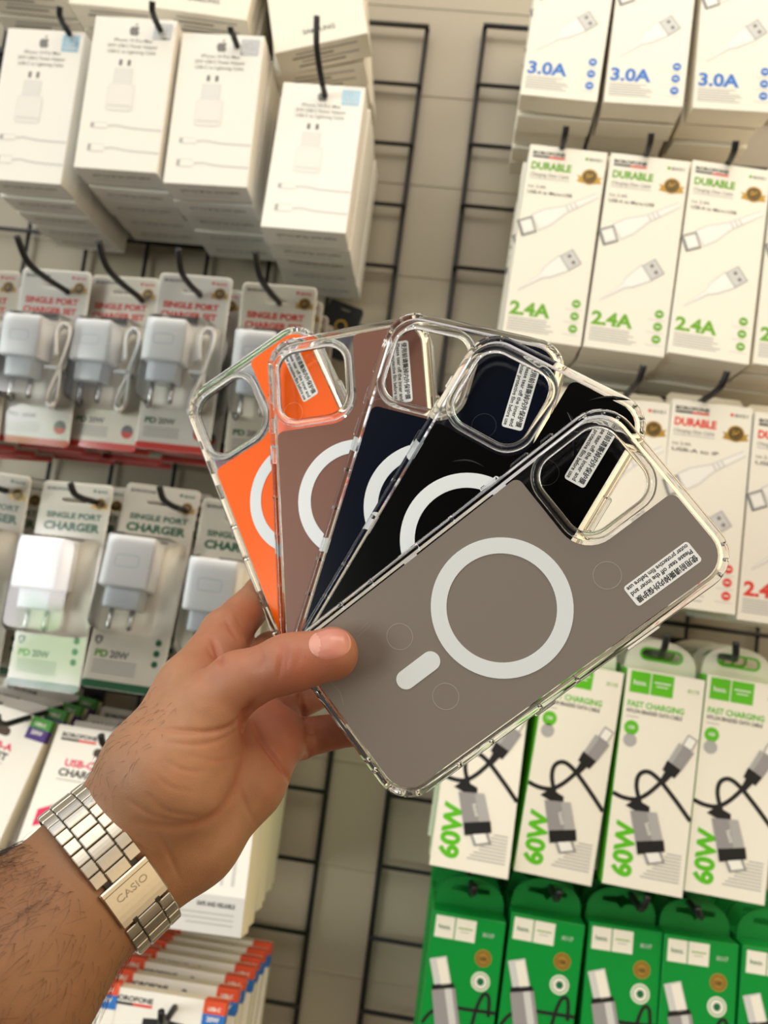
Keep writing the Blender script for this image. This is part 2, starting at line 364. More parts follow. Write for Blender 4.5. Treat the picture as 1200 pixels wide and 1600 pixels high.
def make_blister(green, card_mat, withcable, lean=0):
    W, H = (71.7, 191.3) if green else (70.7, 169.6)
    r = root('charger_blister_pack'); c = MB()
    tcol = DKGREEN if green else REDP
    zs = H/2-(17 if green else 15)
    sl = rr(26 if green else 21, 4.4, 2.1, 4, -1, zs)
    c.slab(rr(W, H, 4.5, 5), [sl], 0, .6, card_mat)
    c.text('BOROFONE', -W/2+5, H/2-8, 3.6, BLACKP, .03, width=24)
    c.flat(circ(1.5, 10, W/2-18, H/2-6.5), tcol); c.text('BAS', W/2-15, H/2-8, 3.2, tcol, .03, width=10)
    medallion(c, W/2-10.5, zs-1.5, 5.6)
    if green:
        c.text('SINGLE PORT', -W/2+9, H/2-34, 7.2, tcol, .035, width=56); c.text('CHARGER', -W/2+8, H/2-45.5, 10.4, tcol, .045, width=57)
        c.rect(-12, 16, H/2-54.5, H/2-53, GREYP)
        c.text('PD', -W/2+6, -H/2+28, 8.5, GREENP, .04, width=12); c.text('20W', -W/2+20, -H/2+28, 8.5, GREYP, .03, width=17)
        for k in range(5): c.rect(-W/2+6, -W/2+46, -H/2+24-k*2.6, -H/2+25-k*2.6, MGREY)
        for k in range(3): c.flat(circ(3, 14, W/2-10, -H/2+46-k*9.5), tcol)
        c.flat(rr(W, 7, 3, 3, 0, -H/2+3.8), DKGREEN, 1)
    else:
        c.text('SINGLE PORT', -W/2+7, H/2-33, 8.0, tcol, .045, width=54); c.text('CHARGER SET', -W/2+6, H/2-42.5, 8.0, tcol, .045, width=54)
        c.rect(-20, 8, H/2-49.5, H/2-48.3, GREYP)
        c.text('PD', -W/2+6, -H/2+25, 7.2, DKGREEN, .04, width=11); c.text('20W', -W/2+19, -H/2+25, 7.2, GREYP, .03, width=16)
        for k in range(4): c.rect(-W/2+6, -W/2+40, -H/2+20-k*2.6, -H/2+21-k*2.6, MGREY)
        c.flat(circ(6, 18, W/2-11, -H/2+19), GREYP); c.flat([(W/2-11+6*math.cos(math.pi*(1+i/9)), -H/2+18+6*math.sin(math.pi*(1+i/9))) for i in range(10)], REDP, 2)
        c.flat(rr(W, 6.4, 3, 3, 0, -H/2+3.4), REDP, 1)
    icon_shield(c, -W/2+7, -H/2+42, 3.6)
    c.build('backing_card', r)
    # charger body lying on the card, socket end down, prongs below
    b = MB(); cx = -8 if green else -12
    bw, bh, bd = (44, 47, 30) if green else (38, 40, 27)
    zt = H/2-(56 if green else 52)
    b.box(cx-bw/2, cx+bw/2, -bd, -1, zt-bh, zt, PLASTIC, 3.0)
    b.flat(rr(bw*.5, bh*.24, 3, 4, cx, zt-bh*.5), PLASTIC2, 1, [rr(bw*.5-1.2, bh*.24-1.2, 2.4, 4, cx, zt-bh*.5)], P=lambda u, v, l: (u, -bd-.1*l, v))
    b.box(cx-bw*.36, cx+bw*.36, -bd+5, -3, zt-bh-18, zt-bh+1, PLASTIC2, 2.0)
    ch = b.build('charger', r)
    for sx in (-1, 1):
        p = MB(); p.tube([(cx+sx*9.5, -bd/2, zt-bh-17), (cx+sx*9.5, -bd/2, zt-bh-35), (cx+sx*9.5, -bd/2, zt-bh-36.5)], [2.2, 2.2, 1.2], METALP, 10); p.build('prong', ch)
    if withcable:
        q = MB()
        for k in range(5):
            x0 = 17+k*1.6; y = -4-k*3.2; zt2 = H/2-56
            q.tube(smooth_path([(x0-6+k, y, zt2-30), (x0-5, y, zt2-8), (x0+2, y-1, zt2), (x0+8, y, zt2-9), (x0+2, y, zt2-42), (x0-6, y, zt2-70), (x0-1, y-1, zt2-78), (x0+4, y, zt2-68), (x0+3, y, zt2-42)], 5), 1.5, PLASTIC, 6)
        q.box(12, 26, -20, -3, H/2-100, H/2-97, PLASTIC2, .5)
        q.build('cable_coil', r)
    # clear dome
    d = MB(); z0 = zt+4; z1 = zt-bh-40; wq = W-6
    lo = []
    for (ins, y) in ((0, -.2), (.6, -4), (2.2, -bd-1), (5, -bd-3.2)):
        zz0, zz1 = z0-ins, z1+ins
        lo.append([(u, y, v) for u, v in rr(wq-2*ins, zz0-zz1, 8, 5, 0, (zz0+zz1)/2)])
    d.loft(lo, BLIST, False); n = len(lo[0]); d.add(lo[-1], [tuple(range(n))], BLIST, False)
    d.build('blister_dome', r)
    s = MB(); s.flat(rr(W-.6, H-.6, 4.5, 5), BLIST, 6, [sl, rr(wq, z0-z1, 8, 5, 0, (z0+z1)/2)]); s.build('clear_film', r)
    return r
def make_cbox(col, amp, conn):
    W, H, T = 69.5, 182, 24.0; r = root('cable_box'); b = MB()
    b.box(-W/2, W/2, 0, T, -H/2, H/2, CREAMC, .4)
    x = -W/2; t = H/2
    header(b, x+3.5, t-9, 29)
    b.flat(circ(1.6, 10, x+52, t-8.5), col); b.text('BX51', x+54.5, t-10, 4, GREYP, .03, width=11)
    b.text('DURABLE', x+3.5, t-23, 9.6, col, .045, width=36)
    b.text('Charging Data Cable', x+3.5, t-29.5, 4.6, GREYP, .01, .3, width=35); b.rect(x+3.5, x+39, t-32, t-31.3, MGREY)
    medallion(b, x+56.5, t-25, 7.2)
    b.text('1m 2.4A', x+3.5, t-41, 4, GREYP, .02, width=16); b.text(conn, x+3.5, t-46.5, 4.4, BLACKP, .015, width=40)
    # connector and plug drawings
    def rp(cx, cz, a, pts): ca, sa = math.cos(math.radians(a)), math.sin(math.radians(a)); return [(cx+p*ca-q*sa, cz+p*sa+q*ca) for p, q in pts]
    a = 32
    b.flat(rp(x+20, t-79, a, [(2, -8), (14, -8), (30, -4), (56, -3), (56, 2.5), (30, 4), (14, 8), (2, 8)]) if False else rp(x+14, t-74, a, [(0, -8.5), (13, -8.5), (30, -4), (61, -2.6), (61, 2.6), (30, 4), (13, 8.5), (0, 8.5)]), LGREY, 1)
    b.flat(rp(x+14, t-74, a, [(1, -7.4), (13, -7.4), (29, -3.2), (61, -1.8), (61, 1.6), (29, 3), (13, 7.2), (1, 7.2)]), WHITE, 2)
    b.flat(rp(x+12, t-76, a-8, [(-12, -8), (2, -8), (2, 8), (-12, 8)]), GREYP, 2); b.flat(rp(x+12, t-76, a-8, [(-10, -6.6), (1, -6.6), (1, 6.6), (-10, 6.6)]), LGREY, 3)
    b.flat(rp(x+12, t-76, a-8, [(-9, -5.2), (0, -5.2), (0, 5.2), (-9, 5.2)]), WHITE, 4)
    for k in range(3): b.flat(rp(x+14, t-74, a, [(31+k*4, -3.4), (32.5+k*4, -3.4), (32.5+k*4, 3.2), (31+k*4, 3.2)]), LGREY, 3)
    b.flat(rp(x+36, t-115, a+6, [(-36, -1.6), (-12, -3), (-6, -6), (10, -8.8), (12, -8.8), (12, 8.8), (10, 8.8), (-6, 6), (-12, 2), (-36, 0)]), LGREY, 1)
    b.flat(rp(x+36, t-115, a+6, [(-36, -1), (-12, -1.6), (-6, -4.6), (10, -7.6), (11, -7.6), (11, 7.6), (10, 7.6), (-6, 5), (-12, 1.4), (-36, -.4)]), WHITE, 2)
    b.flat(rp(x+52, t-103, a+6, [(-9, -8), (4.5, -8), (4.5, 8), (-9, 8)]), MGREY, 2); b.flat(rp(x+52, t-103, a+6, [(-8, -7), (3.2, -7), (3.2, 7), (-8, 7)]), LGREY, 3)
    for s_ in (-3.4, 3.4): b.flat(rp(x+52, t-103, a+6, [(-3, s_-1.5), (0, s_-1.5), (0, s_+1.5), (-3, s_+1.5)]), GREYP, 4)
    b.text(amp, x+3, -H/2+22, 16.5, col, .04, width=36)
    lines(b, x+3, x+44, -H/2+19, 6, 2.2, .9, MGREY)
    for k in range(3):
        b.flat(circ(3.9, 18, W/2-9, -H/2+38-k*11.5), col); b.rect(W/2-11, W/2-7, -H/2+37.5-k*11.5, -H/2+38.6-k*11.5, WHITE, 2)
        b.rect(W/2-18, W/2-4, -H/2+32-k*11.5, -H/2+32.7-k*11.5, LGREY)
    b.build('box_body', r)
    g = MB(); g.slab([(-W/2+1, H/2-1), (W/2-1, H/2-1), (W/2-1, H/2+10), (W/2-4, H/2+13), (-W/2+4, H/2+13), (-W/2+1, H/2+10)], [rr(26, 5, 2.4, 3, 0, H/2+5.5)], T-.8, T, CREAM)
    g.build('hang_tab', r); return r
def make_h60():
    W, H, T = 66.3, 180, 22.0; r = root('cable_box'); b = MB()
    b.box(-W/2, W/2, 0, T, -H/2, H/2, CREAMC, sides=[CREAMC, HGREEN, BRIGHTG, BRIGHTG, BRIGHTG, BRIGHTG])
    x = -W/2; t = H/2
    b.rect(x+3.5, x+20.5, t-20, t-1.5, BRIGHTG); b.rect(x+21.5, x+40.5, t-20, t-1.5, BRIGHTG)
    b.text('hoco.', x+12, t-13, 6, WHITE, .02, width=11, align='C', l=2); b.rect(x+24, x+38, t-9.5, t-8.5, WHITE, 2); b.rect(x+26, x+36, t-12.5, t-11.7, WHITE, 2)
    b.text('X115', W/2-14, t-13, 4.6, GREENP, .02, width=10)
    b.text('FAST CHARGING', x+3.5, t-32, 7, BRIGHTG, .03, width=48); b.text('NYLON BRAIDED DATA CABLE', x+3.5, t-37.2, 4.6, BLACKP, .02, width=47); b.rect(x+3.5, x+14, t-41, t-40.2, MGREY)
    b.flat(circ(6.2, 20, x+9, t-50), BRIGHTG); b.flat(circ(5.8, 20, x+9, t-60.5), MGREY)
    b.text('100', x+9, t-51, 4, WHITE, .02, align='C', l=2)
    def rp(cx, cz, a, pts): ca, sa = math.cos(math.radians(a)), math.sin(math.radians(a)); return [(cx+p*ca-q*sa, cz+p*sa+q*ca) for p, q in pts]
    b.stroke([(x, t-106), (x+9, t-108.5), (x+20, t-108), (x+30, t-101), (x+41, t-88)], 3.6, BLACKP, 1)
    b.stroke([(x+24, t-112), (x+19, t-98), (x+20, t-88), (x+27, t-84), (x+37, t-89), (x+52, t-103), (W/2, t-118)], 3.6, BLACKP, 2)
    b.flat(rp(x+41, t-88, 60, [(-3, -2.5), (6, -3.4), (6, 3.4), (-3, 2.5)]), BLACKP, 3)
    b.flat(rp(x+44, t-83, 63, [(0, -6), (9, -7), (9, 7), (0, 6)]), BLACKP, 4); b.flat(rp(x+48, t-76, 63, [(1, -6.8), (19, -7.4), (19, 7.4), (1, 6.8)]), SILVERP, 5)
    b.flat(rp(x+48, t-76, 63, [(1, 3), (19, 3), (19, 7.4), (1, 6.8)]), MGREY, 6)
    b.flat(rp(x+57.5, t-57.6, 66, [(-2, -4.6), (9, -4.6), (9, 4.6), (-2, 4.6)]), SILVERP, 6); b.flat(rp(x+57.5, t-57.6, 66, [(-1, -3.6), (7.8, -3.6), (7.8, 3.6), (-1, 3.6)]), WHITE, 7)
    b.flat(rp(x+25, t-113, 250, [(-3, -7), (6, -12), (6, 10), (-3, 6)]), BLACKP, 3)
    b.flat(rp(x+27, t-118, 248+36, [(-2, -11), (30, -11), (30, 13), (-2, 11)]) if False else [(x+16, t-118), (x+38, t-116), (x+46, t-139), (x+24, t-144)], SILVERP, 4)
    b.flat([(x+30, t-117), (x+38, t-116), (x+46, t-139), (x+37, t-141)], MGREY, 5)
    b.text('hoco', x+31, t-131, 5, WHITE, .02, align='C', l=6, ang=-66)
    b.flat([(x+23.5, t-142), (x+46, t-137), (x+48, t-146), (x+26, t-152)], BLACKP, 6)
    b.flat([(x+30, t-149), (x+44.5, t-145.5), (x+49, t-155), (x+35, t-159)], SILVERP, 5); b.flat([(x+32.5, t-150), (x+43, t-147.5), (x+46.5, t-154), (x+36.5, t-157)], WHITE, 7)
    b.text('60W', x+22, -H/2+8, 22, BRIGHTG, .045, ang=90, width=45)
    lines(b, x+28, W/2-4, -H/2+33, 9, 2.7, 1.1, MGREY, right=True)
    b.build('box_body', r)
    g = MB()
    dome = [(-W/2+2, t-.5), (W/2-2, t-.5)]+[((W/2-2)*math.cos(math.pi*i/16), t+4+24*math.sin(math.pi*i/16)**.8) for i in range(17)]
    g.slab(dome, [rr(34, 8, 3.8, 4, 0, t+15)], T-2, T, CREAMC)
    g.slab(rr(38, 12, 5.8, 4, 0, t+15), [rr(34, 8, 3.8, 4, 0, t+15)], T-2.5, T-2, BRIGHTG)
    g.build('hang_tab', r); return r
def make_hgreen():
    W, H, T = 62.6, 165, 20.0; r = root('cable_box'); b = MB()
    b.box(-W/2, W/2, 0, T, -H/2, H/2, HGREEN, .4)
    x = -W/2; t = H/2
    b.rect(x+3, x+19.5, t-21, t-3, CREAMC); b.rect(x+20.5, x+38, t-21, t-3, CREAMC)
    b.text('hoco.', x+11.3, t-13.5, 5.4, DKGREEN, .02, width=10.5, align='C', l=2); b.rect(x+23, x+35.5, t-11.3, t-10.3, GREENP, 2); b.rect(x+25, x+33, t-14, t-13.3, MGREY, 2)
    b.text('X117', x+44, t-14.5, 4.6, LGREY, .02, width=10)
    b.flat(circ(7.2, 24, x+47, t-32), GOLD); b.flat(circ(5.6, 20, x+47, t-32), BROWNP, 2, [circ(5.0, 20, x+47, t-32)]); b.text('100', x+47, t-34, 4.6, BROWNP, .03, align='C', l=2)
    b.flat(circ(8, 24, x+47, t-51), CREAMC); b.flat(circ(6.6, 20, x+47, t-51), HGREEN, 2, [circ(5.8, 20, x+47, t-51)]); b.flat(circ(3.4, 6, x+47, t-51), DKGREEN, 3)
    def rp(cx, cz, a, pts): ca, sa = math.cos(math.radians(a)), math.sin(math.radians(a)); return [(cx+p*ca-q*sa, cz+p*sa+q*ca) for p, q in pts]
    b.stroke([(x+2, t-92), (x+9, t-82), (x+22, t-76), (x+40, t-75), (W/2, t-74)], 2.8, BLACKP, 2)
    b.stroke([(x+42, t-110), (x+45, t-80), (x+49, t-64), (x+53, t-60), (x+56, t-64), (x+57, t-78)], 2.8, BLACKP, 3)
    b.flat(rp(x+11.5, t-46, -72, [(-9, -7.4), (14, -7.4), (14, 7.4), (-9, 7.4)]), LGREY, 3); b.flat(rp(x+11.5, t-46, -72, [(-7.6, -1.5), (14, -1.5), (14, 6.4), (-7.6, 6.4)]), CREAMC, 4)
    b.flat(rp(x+16, t-60, -76, [(-2, -9), (2, -10), (2, 10), (-2, 9)]), BLACKP, 4)
    b.flat(rp(x+16.5, t-62, -76, [(0, -10), (50, -11), (50, 11), (0, 10)]), SILVERP, 5); b.flat(rp(x+16.5, t-62, -76, [(0, 1), (50, 2), (50, 8), (0, 7)]), LGREY, 6)
    b.flat(rp(x+28, t-112, -76, [(0, -8), (30, -5), (30, 5), (0, 8)]), BLACKP, 6)
    b.build('box_body', r)
    g = MB()
    dome = [(-W/2+1, t-.5), (W/2-1, t-.5)]+[((W/2-1)*math.cos(math.pi*i/16), t+3+24*math.sin(math.pi*i/16)**.8) for i in range(17)]
    g.slab(dome, [[(-17, t+14), (-4, t+13), (0, t+9), (4, t+13), (17, t+14), (17, t+18), (4, t+19), (0, t+21), (-4, t+19), (-17, t+18)]], T-2, T, HGREEND)
    g.build('hang_tab', r); return r
def make_tagbox(kind):
    W, H, T = 101.7, 150, 19.0 if kind == 0 else 13.0; r = root('charger_set_box' if kind == 0 else 'adapter_cable_box'); b = MB()
    ed = CREAM
    b.box(-W/2, W/2, .8, T, -H/2, H/2, ed)
    x = -W/2; t = H/2
    zs = t-20 if kind == 0 else t-22
    sl = rr(30, 7.5, 3.4, 4, 3, zs) if kind == 0 else [(-18, zs-4), (-18, zs+2), (-6, zs+3), (0, zs+8), (6, zs+3), (18, zs+2), (18, zs-4)]
    b.slab(rr(W, H, 1.5, 2), [], 0, .8, WHITE)
    b.flat(sl, BLACKP if kind else BROWNP, 1.5)
    if kind == 0:
        header(b, x+6, t-10, 33)
        b.text('USB-C+USB-A', x+17, t-35, 8.6, PINKP, .035, width=60); b.text('CHARGER SET', x+14, t-43.5, 8.6, BLACKP, .035, width=62)
        b.rect(x+14, x+74, t-47.2, t-46.6, GREYP)
        def para(cx, cz, w, h): b.quad([(cx-w/2, cz-h/2-2), (cx+w/2, cz-h/2+4), (cx+w/2, cz+h/2+2), (cx-w/2, cz+h/2-6)], PINKP)
        para(x+16, t-77, 17, 18); para(x+16, t-101, 15, 14); para(x+62, t-54, 13, 7)
        b.flat(rr(40, 44, 6, 4, x+58, t-84), LGREY, 1); b.flat(rr(38, 42, 5, 4, x+58, t-84), WHITE, 2)
        b.flat(rr(24, 14, 3, 4, x+58, t-98), MGREY, 3); b.rect(x+50, x+66, t-99, t-97, WHITE, 4)
        b.quad([(x, -H/2), (W/2, -H/2), (W/2, -H/2+30), (x+45, -H/2+30), (x, -H/2+14)], LGREY)
        b.quad([(x+36, -H/2+24), (x+52, -H/2+30), (x+74, -H/2+52), (x+66, -H/2+54)], PINKP, 2)
        b.text('SAFE AND RELIABLE', W/2-42, -H/2+21, 4.8, BLACKP, .03, width=34, l=2)
        for k in range(3): b.rect(W/2-60+k*5, W/2-8, -H/2+15-k*4, -H/2+16.2-k*4, MGREY, 2)
        for k in range(2): b.rect(W/2-24+k*10, W/2-21+k*10, -H/2+38, -H/2+60, LGREY, 2)
        c1, c2 = GREENP, PURPLE
        c1 = mat('leaf_green_print', (72, 150, 60), .45)
    else:
        header(b, x+5, t-9, 34); c1, c2 = ORANGEP, BLUEP
        b.flat(rr(36, 60, 4, 4, 0, -5), LGREY)
    tg = MB()
    for (z0, z1, m_) in ((t-9.5, t+.25, c1), (t-20, t-9.5, c2)):
        tg.box(W/2-19, W/2+.25, -.35, 10, z0, z1, m_)
    tg.text('USB-C', W/2-9.5, t-7, 4, WHITE, .03, width=11, align='C', l=4); tg.text('20W', W/2-9.5, t-15, 5, WHITE, .03, width=11, align='C', l=4)
    b.build('box_body', r)
    q = tg.build('corner_label', r); tag(q, 'green and purple corner label' if kind == 0 else 'orange and blue corner label')
    return r

# ------------------------------------------------------------------ hooks
HK = []
def hook(tip0, tip1, label, y0=-12, group=None):
    """rod from the grid to tip0 (world metres), its end bent up to tip1"""
    a = Vector(tip0); b = Vector(tip1); mb = MB()
    k = [(a.x*1000, y0, a.z*1000-2), (a.x*1000, (a.y*1000+y0)/2, a.z*1000-1), (a.x*1000, a.y*1000+9, a.z*1000)]
    sagv = Vector((0, -.004, -.010))*min(1, (b-a).length/.06)
    path = k+[tuple(a*1000), tuple((a+(b-a)*.35+sagv*.7)*1000), tuple((a+(b-a)*.7+sagv)*1000), tuple(b*1000)]
    mb.tube(smooth_path(path, 5), 2.9, WIRE, 8)
    mb.box(a.x*1000-12, a.x*1000+12, y0-2, y0+4, a.z*1000-10, a.z*1000+8, WIRE, .8)
    o = mb.build('display_hook'); tag(o, label, 'hook')
    return o

ORD = ['frontmost', 'second back', 'third back', 'fourth back', 'fifth back', 'sixth back', 'seventh back', 'eighth back', 'ninth back']
def place(r, q, k=0, pitch=.03, jit=1.0, tilt=0.0):
    x, y, z, roll, lean, yaw = q
    j = (lambda a: random.uniform(-a, a)*jit) if k else (lambda a: 0)
    M = Matrix.Translation((x+j(.0015), y+k*pitch/math.cos(lean)+(.0015 if k else 0), z+ZC+j(.0025)))
    M = M @ (Matrix.Rotation(roll*(1 if k == 0 else .7)+j(.014), 4, 'Y') @ Matrix.Rotation((lean if k == 0 else lean*(.95 if tilt else .85))+j(.003), 4, 'X') @ Matrix.Rotation((yaw if k == 0 else yaw*.85)+j(.004), 4, 'Z'))
    r.matrix_world = M
def stacks(make, Q, n, pitch, what, cols, cat, group, phrase=None, jit=1.0, tilt=0.0):
    protos = {}
    for ci, q in enumerate(Q):
        nn = n[ci] if isinstance(n, (list, tuple)) else n
        pt = pitch[ci] if isinstance(pitch, (list, tuple)) else pitch
        for k in range(nn):
            key = make[1](ci, k) if isinstance(make, tuple) else 0
            fn = make[0] if isinstance(make, tuple) else make
            if key not in protos: protos[key] = fn(key) if isinstance(make, tuple) else fn(); o = protos[key]
            else: o = copy_tree(protos[key])
            place(o, q, k, pt, jit, tilt)
            lab = '%s, %s in %s' % (what, ORD[k], cols[ci])
            tag(o, lab, cat, group)

D2 = math.pi/180
# adapter boxes, four stacks, top left
QA = [(-.4332, -.182, .4026, -.001, .02, -.03), (-.3403, -.1924, .4156, -.03, -.01, .02), (-.2569, -.1868, .4112, -.043, -.03, .015), (-.1595, -.179, .3786, -.02, -.1, .01)]
stacks((make_adapter, lambda c, k: 1 if (c in (0, 3)) else 0), QA, 5, .0305, 'white power adapter box with fruit logo',
       ['the leftmost such stack', 'the second such stack', 'the third such stack', 'the lowest, rightmost such stack'], 'box', 'white power adapter boxes')
QS = [(-.478, -.165, .603, .02, -.03, .0), (-.3790, -.165, .592, .02, -.05, 0), (-.2839, -.1754, .5833, .045, -.06, .03), (-.1886, -.1746, .5621, -.27, -.04, -.05)]
stacks(make_samsung, QS, 4, .0325, 'white box seen from below',
       ['the top left corner stack', 'the second topmost left stack', 'the third topmost left stack', 'the tilted stack at the top'], 'box', 'white charger boxes of the top row')

QB = [(-.4658, -.1548, .1635, -.06, -.03, 0), (-.3949, -.1556, .1687, -.014, .03, -.04), (-.3315, -.1473, .1729, -.012, .0, -.08), (-.2579, -.1605, .1768, -.014, -.01, -.01), (-.1757, -.157, .1759, -.03, .03, .03)]
stacks((lambda key: make_blister(False, WHITE if key else CREAMC, True), lambda c, k: 1 if c in (1, 3) else 0), QB, 4, .034, 'red lettered charger set pack',
       ['the cut-off left edge column', 'the first full column', 'the second full column', 'the third full column', 'the column nearest the cases'], 'charger', 'red lettered charger set packs')
QG = [(-.4251, -.1529, -.042, .028, .05, .0), (-.3422, -.1574, -.0422, -.023, -.075, -.10), (-.2661, -.1547, -.0338, 0, -.17, .02), (-.1876, -.155, -.0418, 0, -.05, 0)]
stacks((lambda key: make_blister(True, CREAMC, False), lambda c, k: 0), QG, 4, .034, 'green lettered charger pack',
       ['the cut-off left edge column', 'the column reflecting the window', 'the column beside the hand', 'the column behind the orange case'], 'charger', 'green lettered charger packs')
QT = [(-.3943, -.1689, -.2316, .15, -.30, 0), (-.2772, -.1736, -.239, .0, -.44, .05), (-.1796, -.1675, -.2407, -.058, -.175, -.1)]
stacks(lambda: make_tagbox(0), QT, [4, 4, 6], [.03, .028, .0235], 'white charger set box with pink shapes',
       ['the left edge stack', 'the stack behind the watch', 'the stack below the palm'], 'box', 'pink and white charger set boxes', tilt=1)
pB = [tuple(onwall(*p, .185)-Vector((.0508, 0, .0735+ZC))) for p in ((180, 1553), (351, 1586))]
def lowrow():
    proto = make_tagbox(1); first = True
    for ci, (X, Y, Z) in enumerate(pB):
        for k in range(7):
            o = proto if first else copy_tree(proto); first = False
            kk = [0, .0245, .047, .068, .087, .104, .120][k]
            o.matrix_world = Matrix.Translation((X+random.uniform(-.0015, .0015)+.002*k, Y+kk, Z+ZC-.0005*k)) @ Matrix.Rotation(-.01+random.uniform(-.01, .01), 4, 'Y') @ Matrix.Rotation(-.2, 4, 'X')
            tag(o, 'white box with orange and blue corner label, %s in the bottom %s stack' % (ORD[k], ('left', 'right')[ci]), 'box', 'orange and blue labelled boxes')
lowrow()
# right hand panel
Q3 = [(.0597, -.1791, .5438, .035, -.01, -.02), (.1329, -.1807, .5435, .01, -.005, -.04), (.2092, -.1802, .546, -.02, .01, 0)]
stacks(lambda: make_cbox(BLUEP, '3.0A', 'USB-A to Type-C'), Q3, 5, .0265, 'white cable box lettered 3.0A in blue',
       ['the left stack', 'the middle stack', 'the right stack'], 'box', 'blue lettered cable boxes')
Q24 = [(.0686, -.1792, .3165, .03, -.014, .0), (.1408, -.1805, .3142, .035, -.017, -.005), (.2126, -.1803, .3151, .042, -.05, .03), (.285, -.180, .315, .03, -.02, 0)]
stacks(lambda: make_cbox(GREENP, '2.4A', 'USB-A to Micro-USB'), Q24, 5, .0265, 'white cable box lettered 2.4A in green',
       ['the left stack', 'the middle stack', 'the right stack', 'the edge stack'], 'box', 'green lettered cable boxes')
QR = [(.0805, -.168, .0958, .0, -.05, 0), (.1517, -.17, .0958, 0, -.05, 0), (.221, -.1696, .1001, .014, -.04, 0), (.2923, -.1704, .0958, .01, -.02, 0)]
stacks(lambda: make_cbox(REDP, '2.4A', 'USB-A to iP'), QR, 5, .0265, 'white cable box lettered DURABLE in red',
       ['the stack hidden by cases', 'the stack beside the grey case', 'the stack at the right edge', 'the far right stack'], 'box', 'red lettered cable boxes')
QH = [(.0591, -.1616, -.1441, .026, -.13, -.02), (.1335, -.1609, -.1412, .06, -.03, .05), (.205, -.1602, -.139, .033, -.055, 0), (.2732, -.1573, -.1358, .035, -.05, .015)]
stacks(make_h60, QH, 5, .0255, 'green edged white box marked 60W',
       ['the leftmost stack', 'the second stack', 'the third stack', 'the rightmost stack'], 'box', 'sixty watt cable boxes')
QK = [(.0636, -.1506, -.3608, .009, -.02, -.01), (.1297, -.1504, -.3527, .02, -.03, -.01), (.1987, -.1494, -.3507, -.003, -.08, .03), (.2621, -.1496, -.3505, 0, -.07, .03), (.3271, -.15, -.3491, 0, -.05, 0)]
stacks(make_hgreen, QK, 5, .0255, 'solid green cable box',
       ['the leftmost stack', 'the second stack', 'the third stack', 'the fourth stack', 'the bottom right corner stack'], 'box', 'solid green cable boxes')

# small black pack hanging beyond the last charger set column
k = MB(); k.slab(rr(38, 60, 3, 4), [rr(12, 3, 1.4, 3, 0, 24)], 0, 6, mat('black_pack', (22, 21, 20), .35)); k.flat(circ(7, 16, 2, 5), GOLD, 1, [circ(5, 16, 2, 5)]); k.flat([(9+9*(1 if i % 2 else .45)*math.cos(math.pi*i/5), -14+9*(1 if i % 2 else .45)*math.sin(math.pi*i/5)) for i in range(10)], BROWNP, 1)
P_ = onwall(527, 515, .05)
o = k.build('small_pack', None, Matrix.Translation(P_) @ Matrix.Rotation(.25, 4, 'Y')); tag(o, 'small black pack hanging behind the corner of the brown case', 'pack')

# hooks: (slot pixel, stand-off, tip pixel, stand-off, label)
HOOKS = [
 ((100, 40), .195, (93, 10), .215, 'black hook tip above the leftmost adapter box'),
 ((242, 30), .205, (238, 2), .222, 'black hook tip above the second adapter box'),
 ((364, 54), .2, (360, 42), .21, 'short black hook tip above the third adapter box'),
 ((503, 128), .192, (495, 26), .225, 'tall black hook tip in front of the tilted white box'),
 ((100, 452), .165, (26, 368), .235, 'black curved hook over the first full charger set column'),
 ((212, 460), .165, (154, 376), .225, 'black curved hook over the second full charger set column'),
 ((308, 456), .168, (279, 388), .225, 'black curved hook over the third full charger set column'),
 ((434, 470), .165, (399, 392), .225, 'black curved hook over the fourth full charger set column'),
 ((2, 765), .165, (-12, 740), .19, 'black hook at the left edge over the green packs'),
 ((140, 782), .165, (110, 755), .19, 'black hook through the reflecting green pack'),
 ((275, 793), .165, (249, 760), .19, 'black hook through the green pack beside the hand'),
 ((390, 800), .165, (372, 775), .19, 'black hook behind the orange case'),
 ((10, 1132), .185, (-4, 1118), .20, 'black hook through the charger set box at the left edge'),
 ((172, 1168), .19, (158, 1148), .205, 'black hook through the charger set box behind the watch'),
 ((258, 1598), .195, (252, 1580), .21, 'black hook through the bottom stack of orange labelled boxes'),
 ((879, 228), .18, (885, 197), .20, 'black hook over the left green 2.4A stack'),
 ((1011, 240), .18, (1018, 208), .20, 'black hook over the middle green 2.4A stack'),
 ((1141, 250), .18, (1150, 220), .20, 'black hook over the right green 2.4A stack'),
 ((984, 612), .172, (1006, 571), .20, 'black bent hook above the black case corner'),
 ((1104, 622), .172, (1137, 580), .20, 'black bent hook over the red stack right of the grey case'),
 ((1032, 1023), .165, (1042, 992), .18, 'black hook through the third 60W tab'),
 ((1148, 1030), .165, (1150, 1004), .18, 'black hook through the fourth 60W tab'),
 ((738, 1396), .155, (742, 1384), .165, 'black hook through the first solid green tab'),
 ((868, 1404), .155, (874, 1392), .165, 'black hook through the second solid green tab'),
 ((1000, 1420), .155, (1012, 1400), .165, 'black hook through the third solid green tab'),
 ((1095, 1432), .155, (1090, 1418), .165, 'black hook through the fourth solid green tab'),
]
for a, ya, b, yb, lb in HOOKS: hook(onwall(*a, ya), onwall(*b, yb), lb)

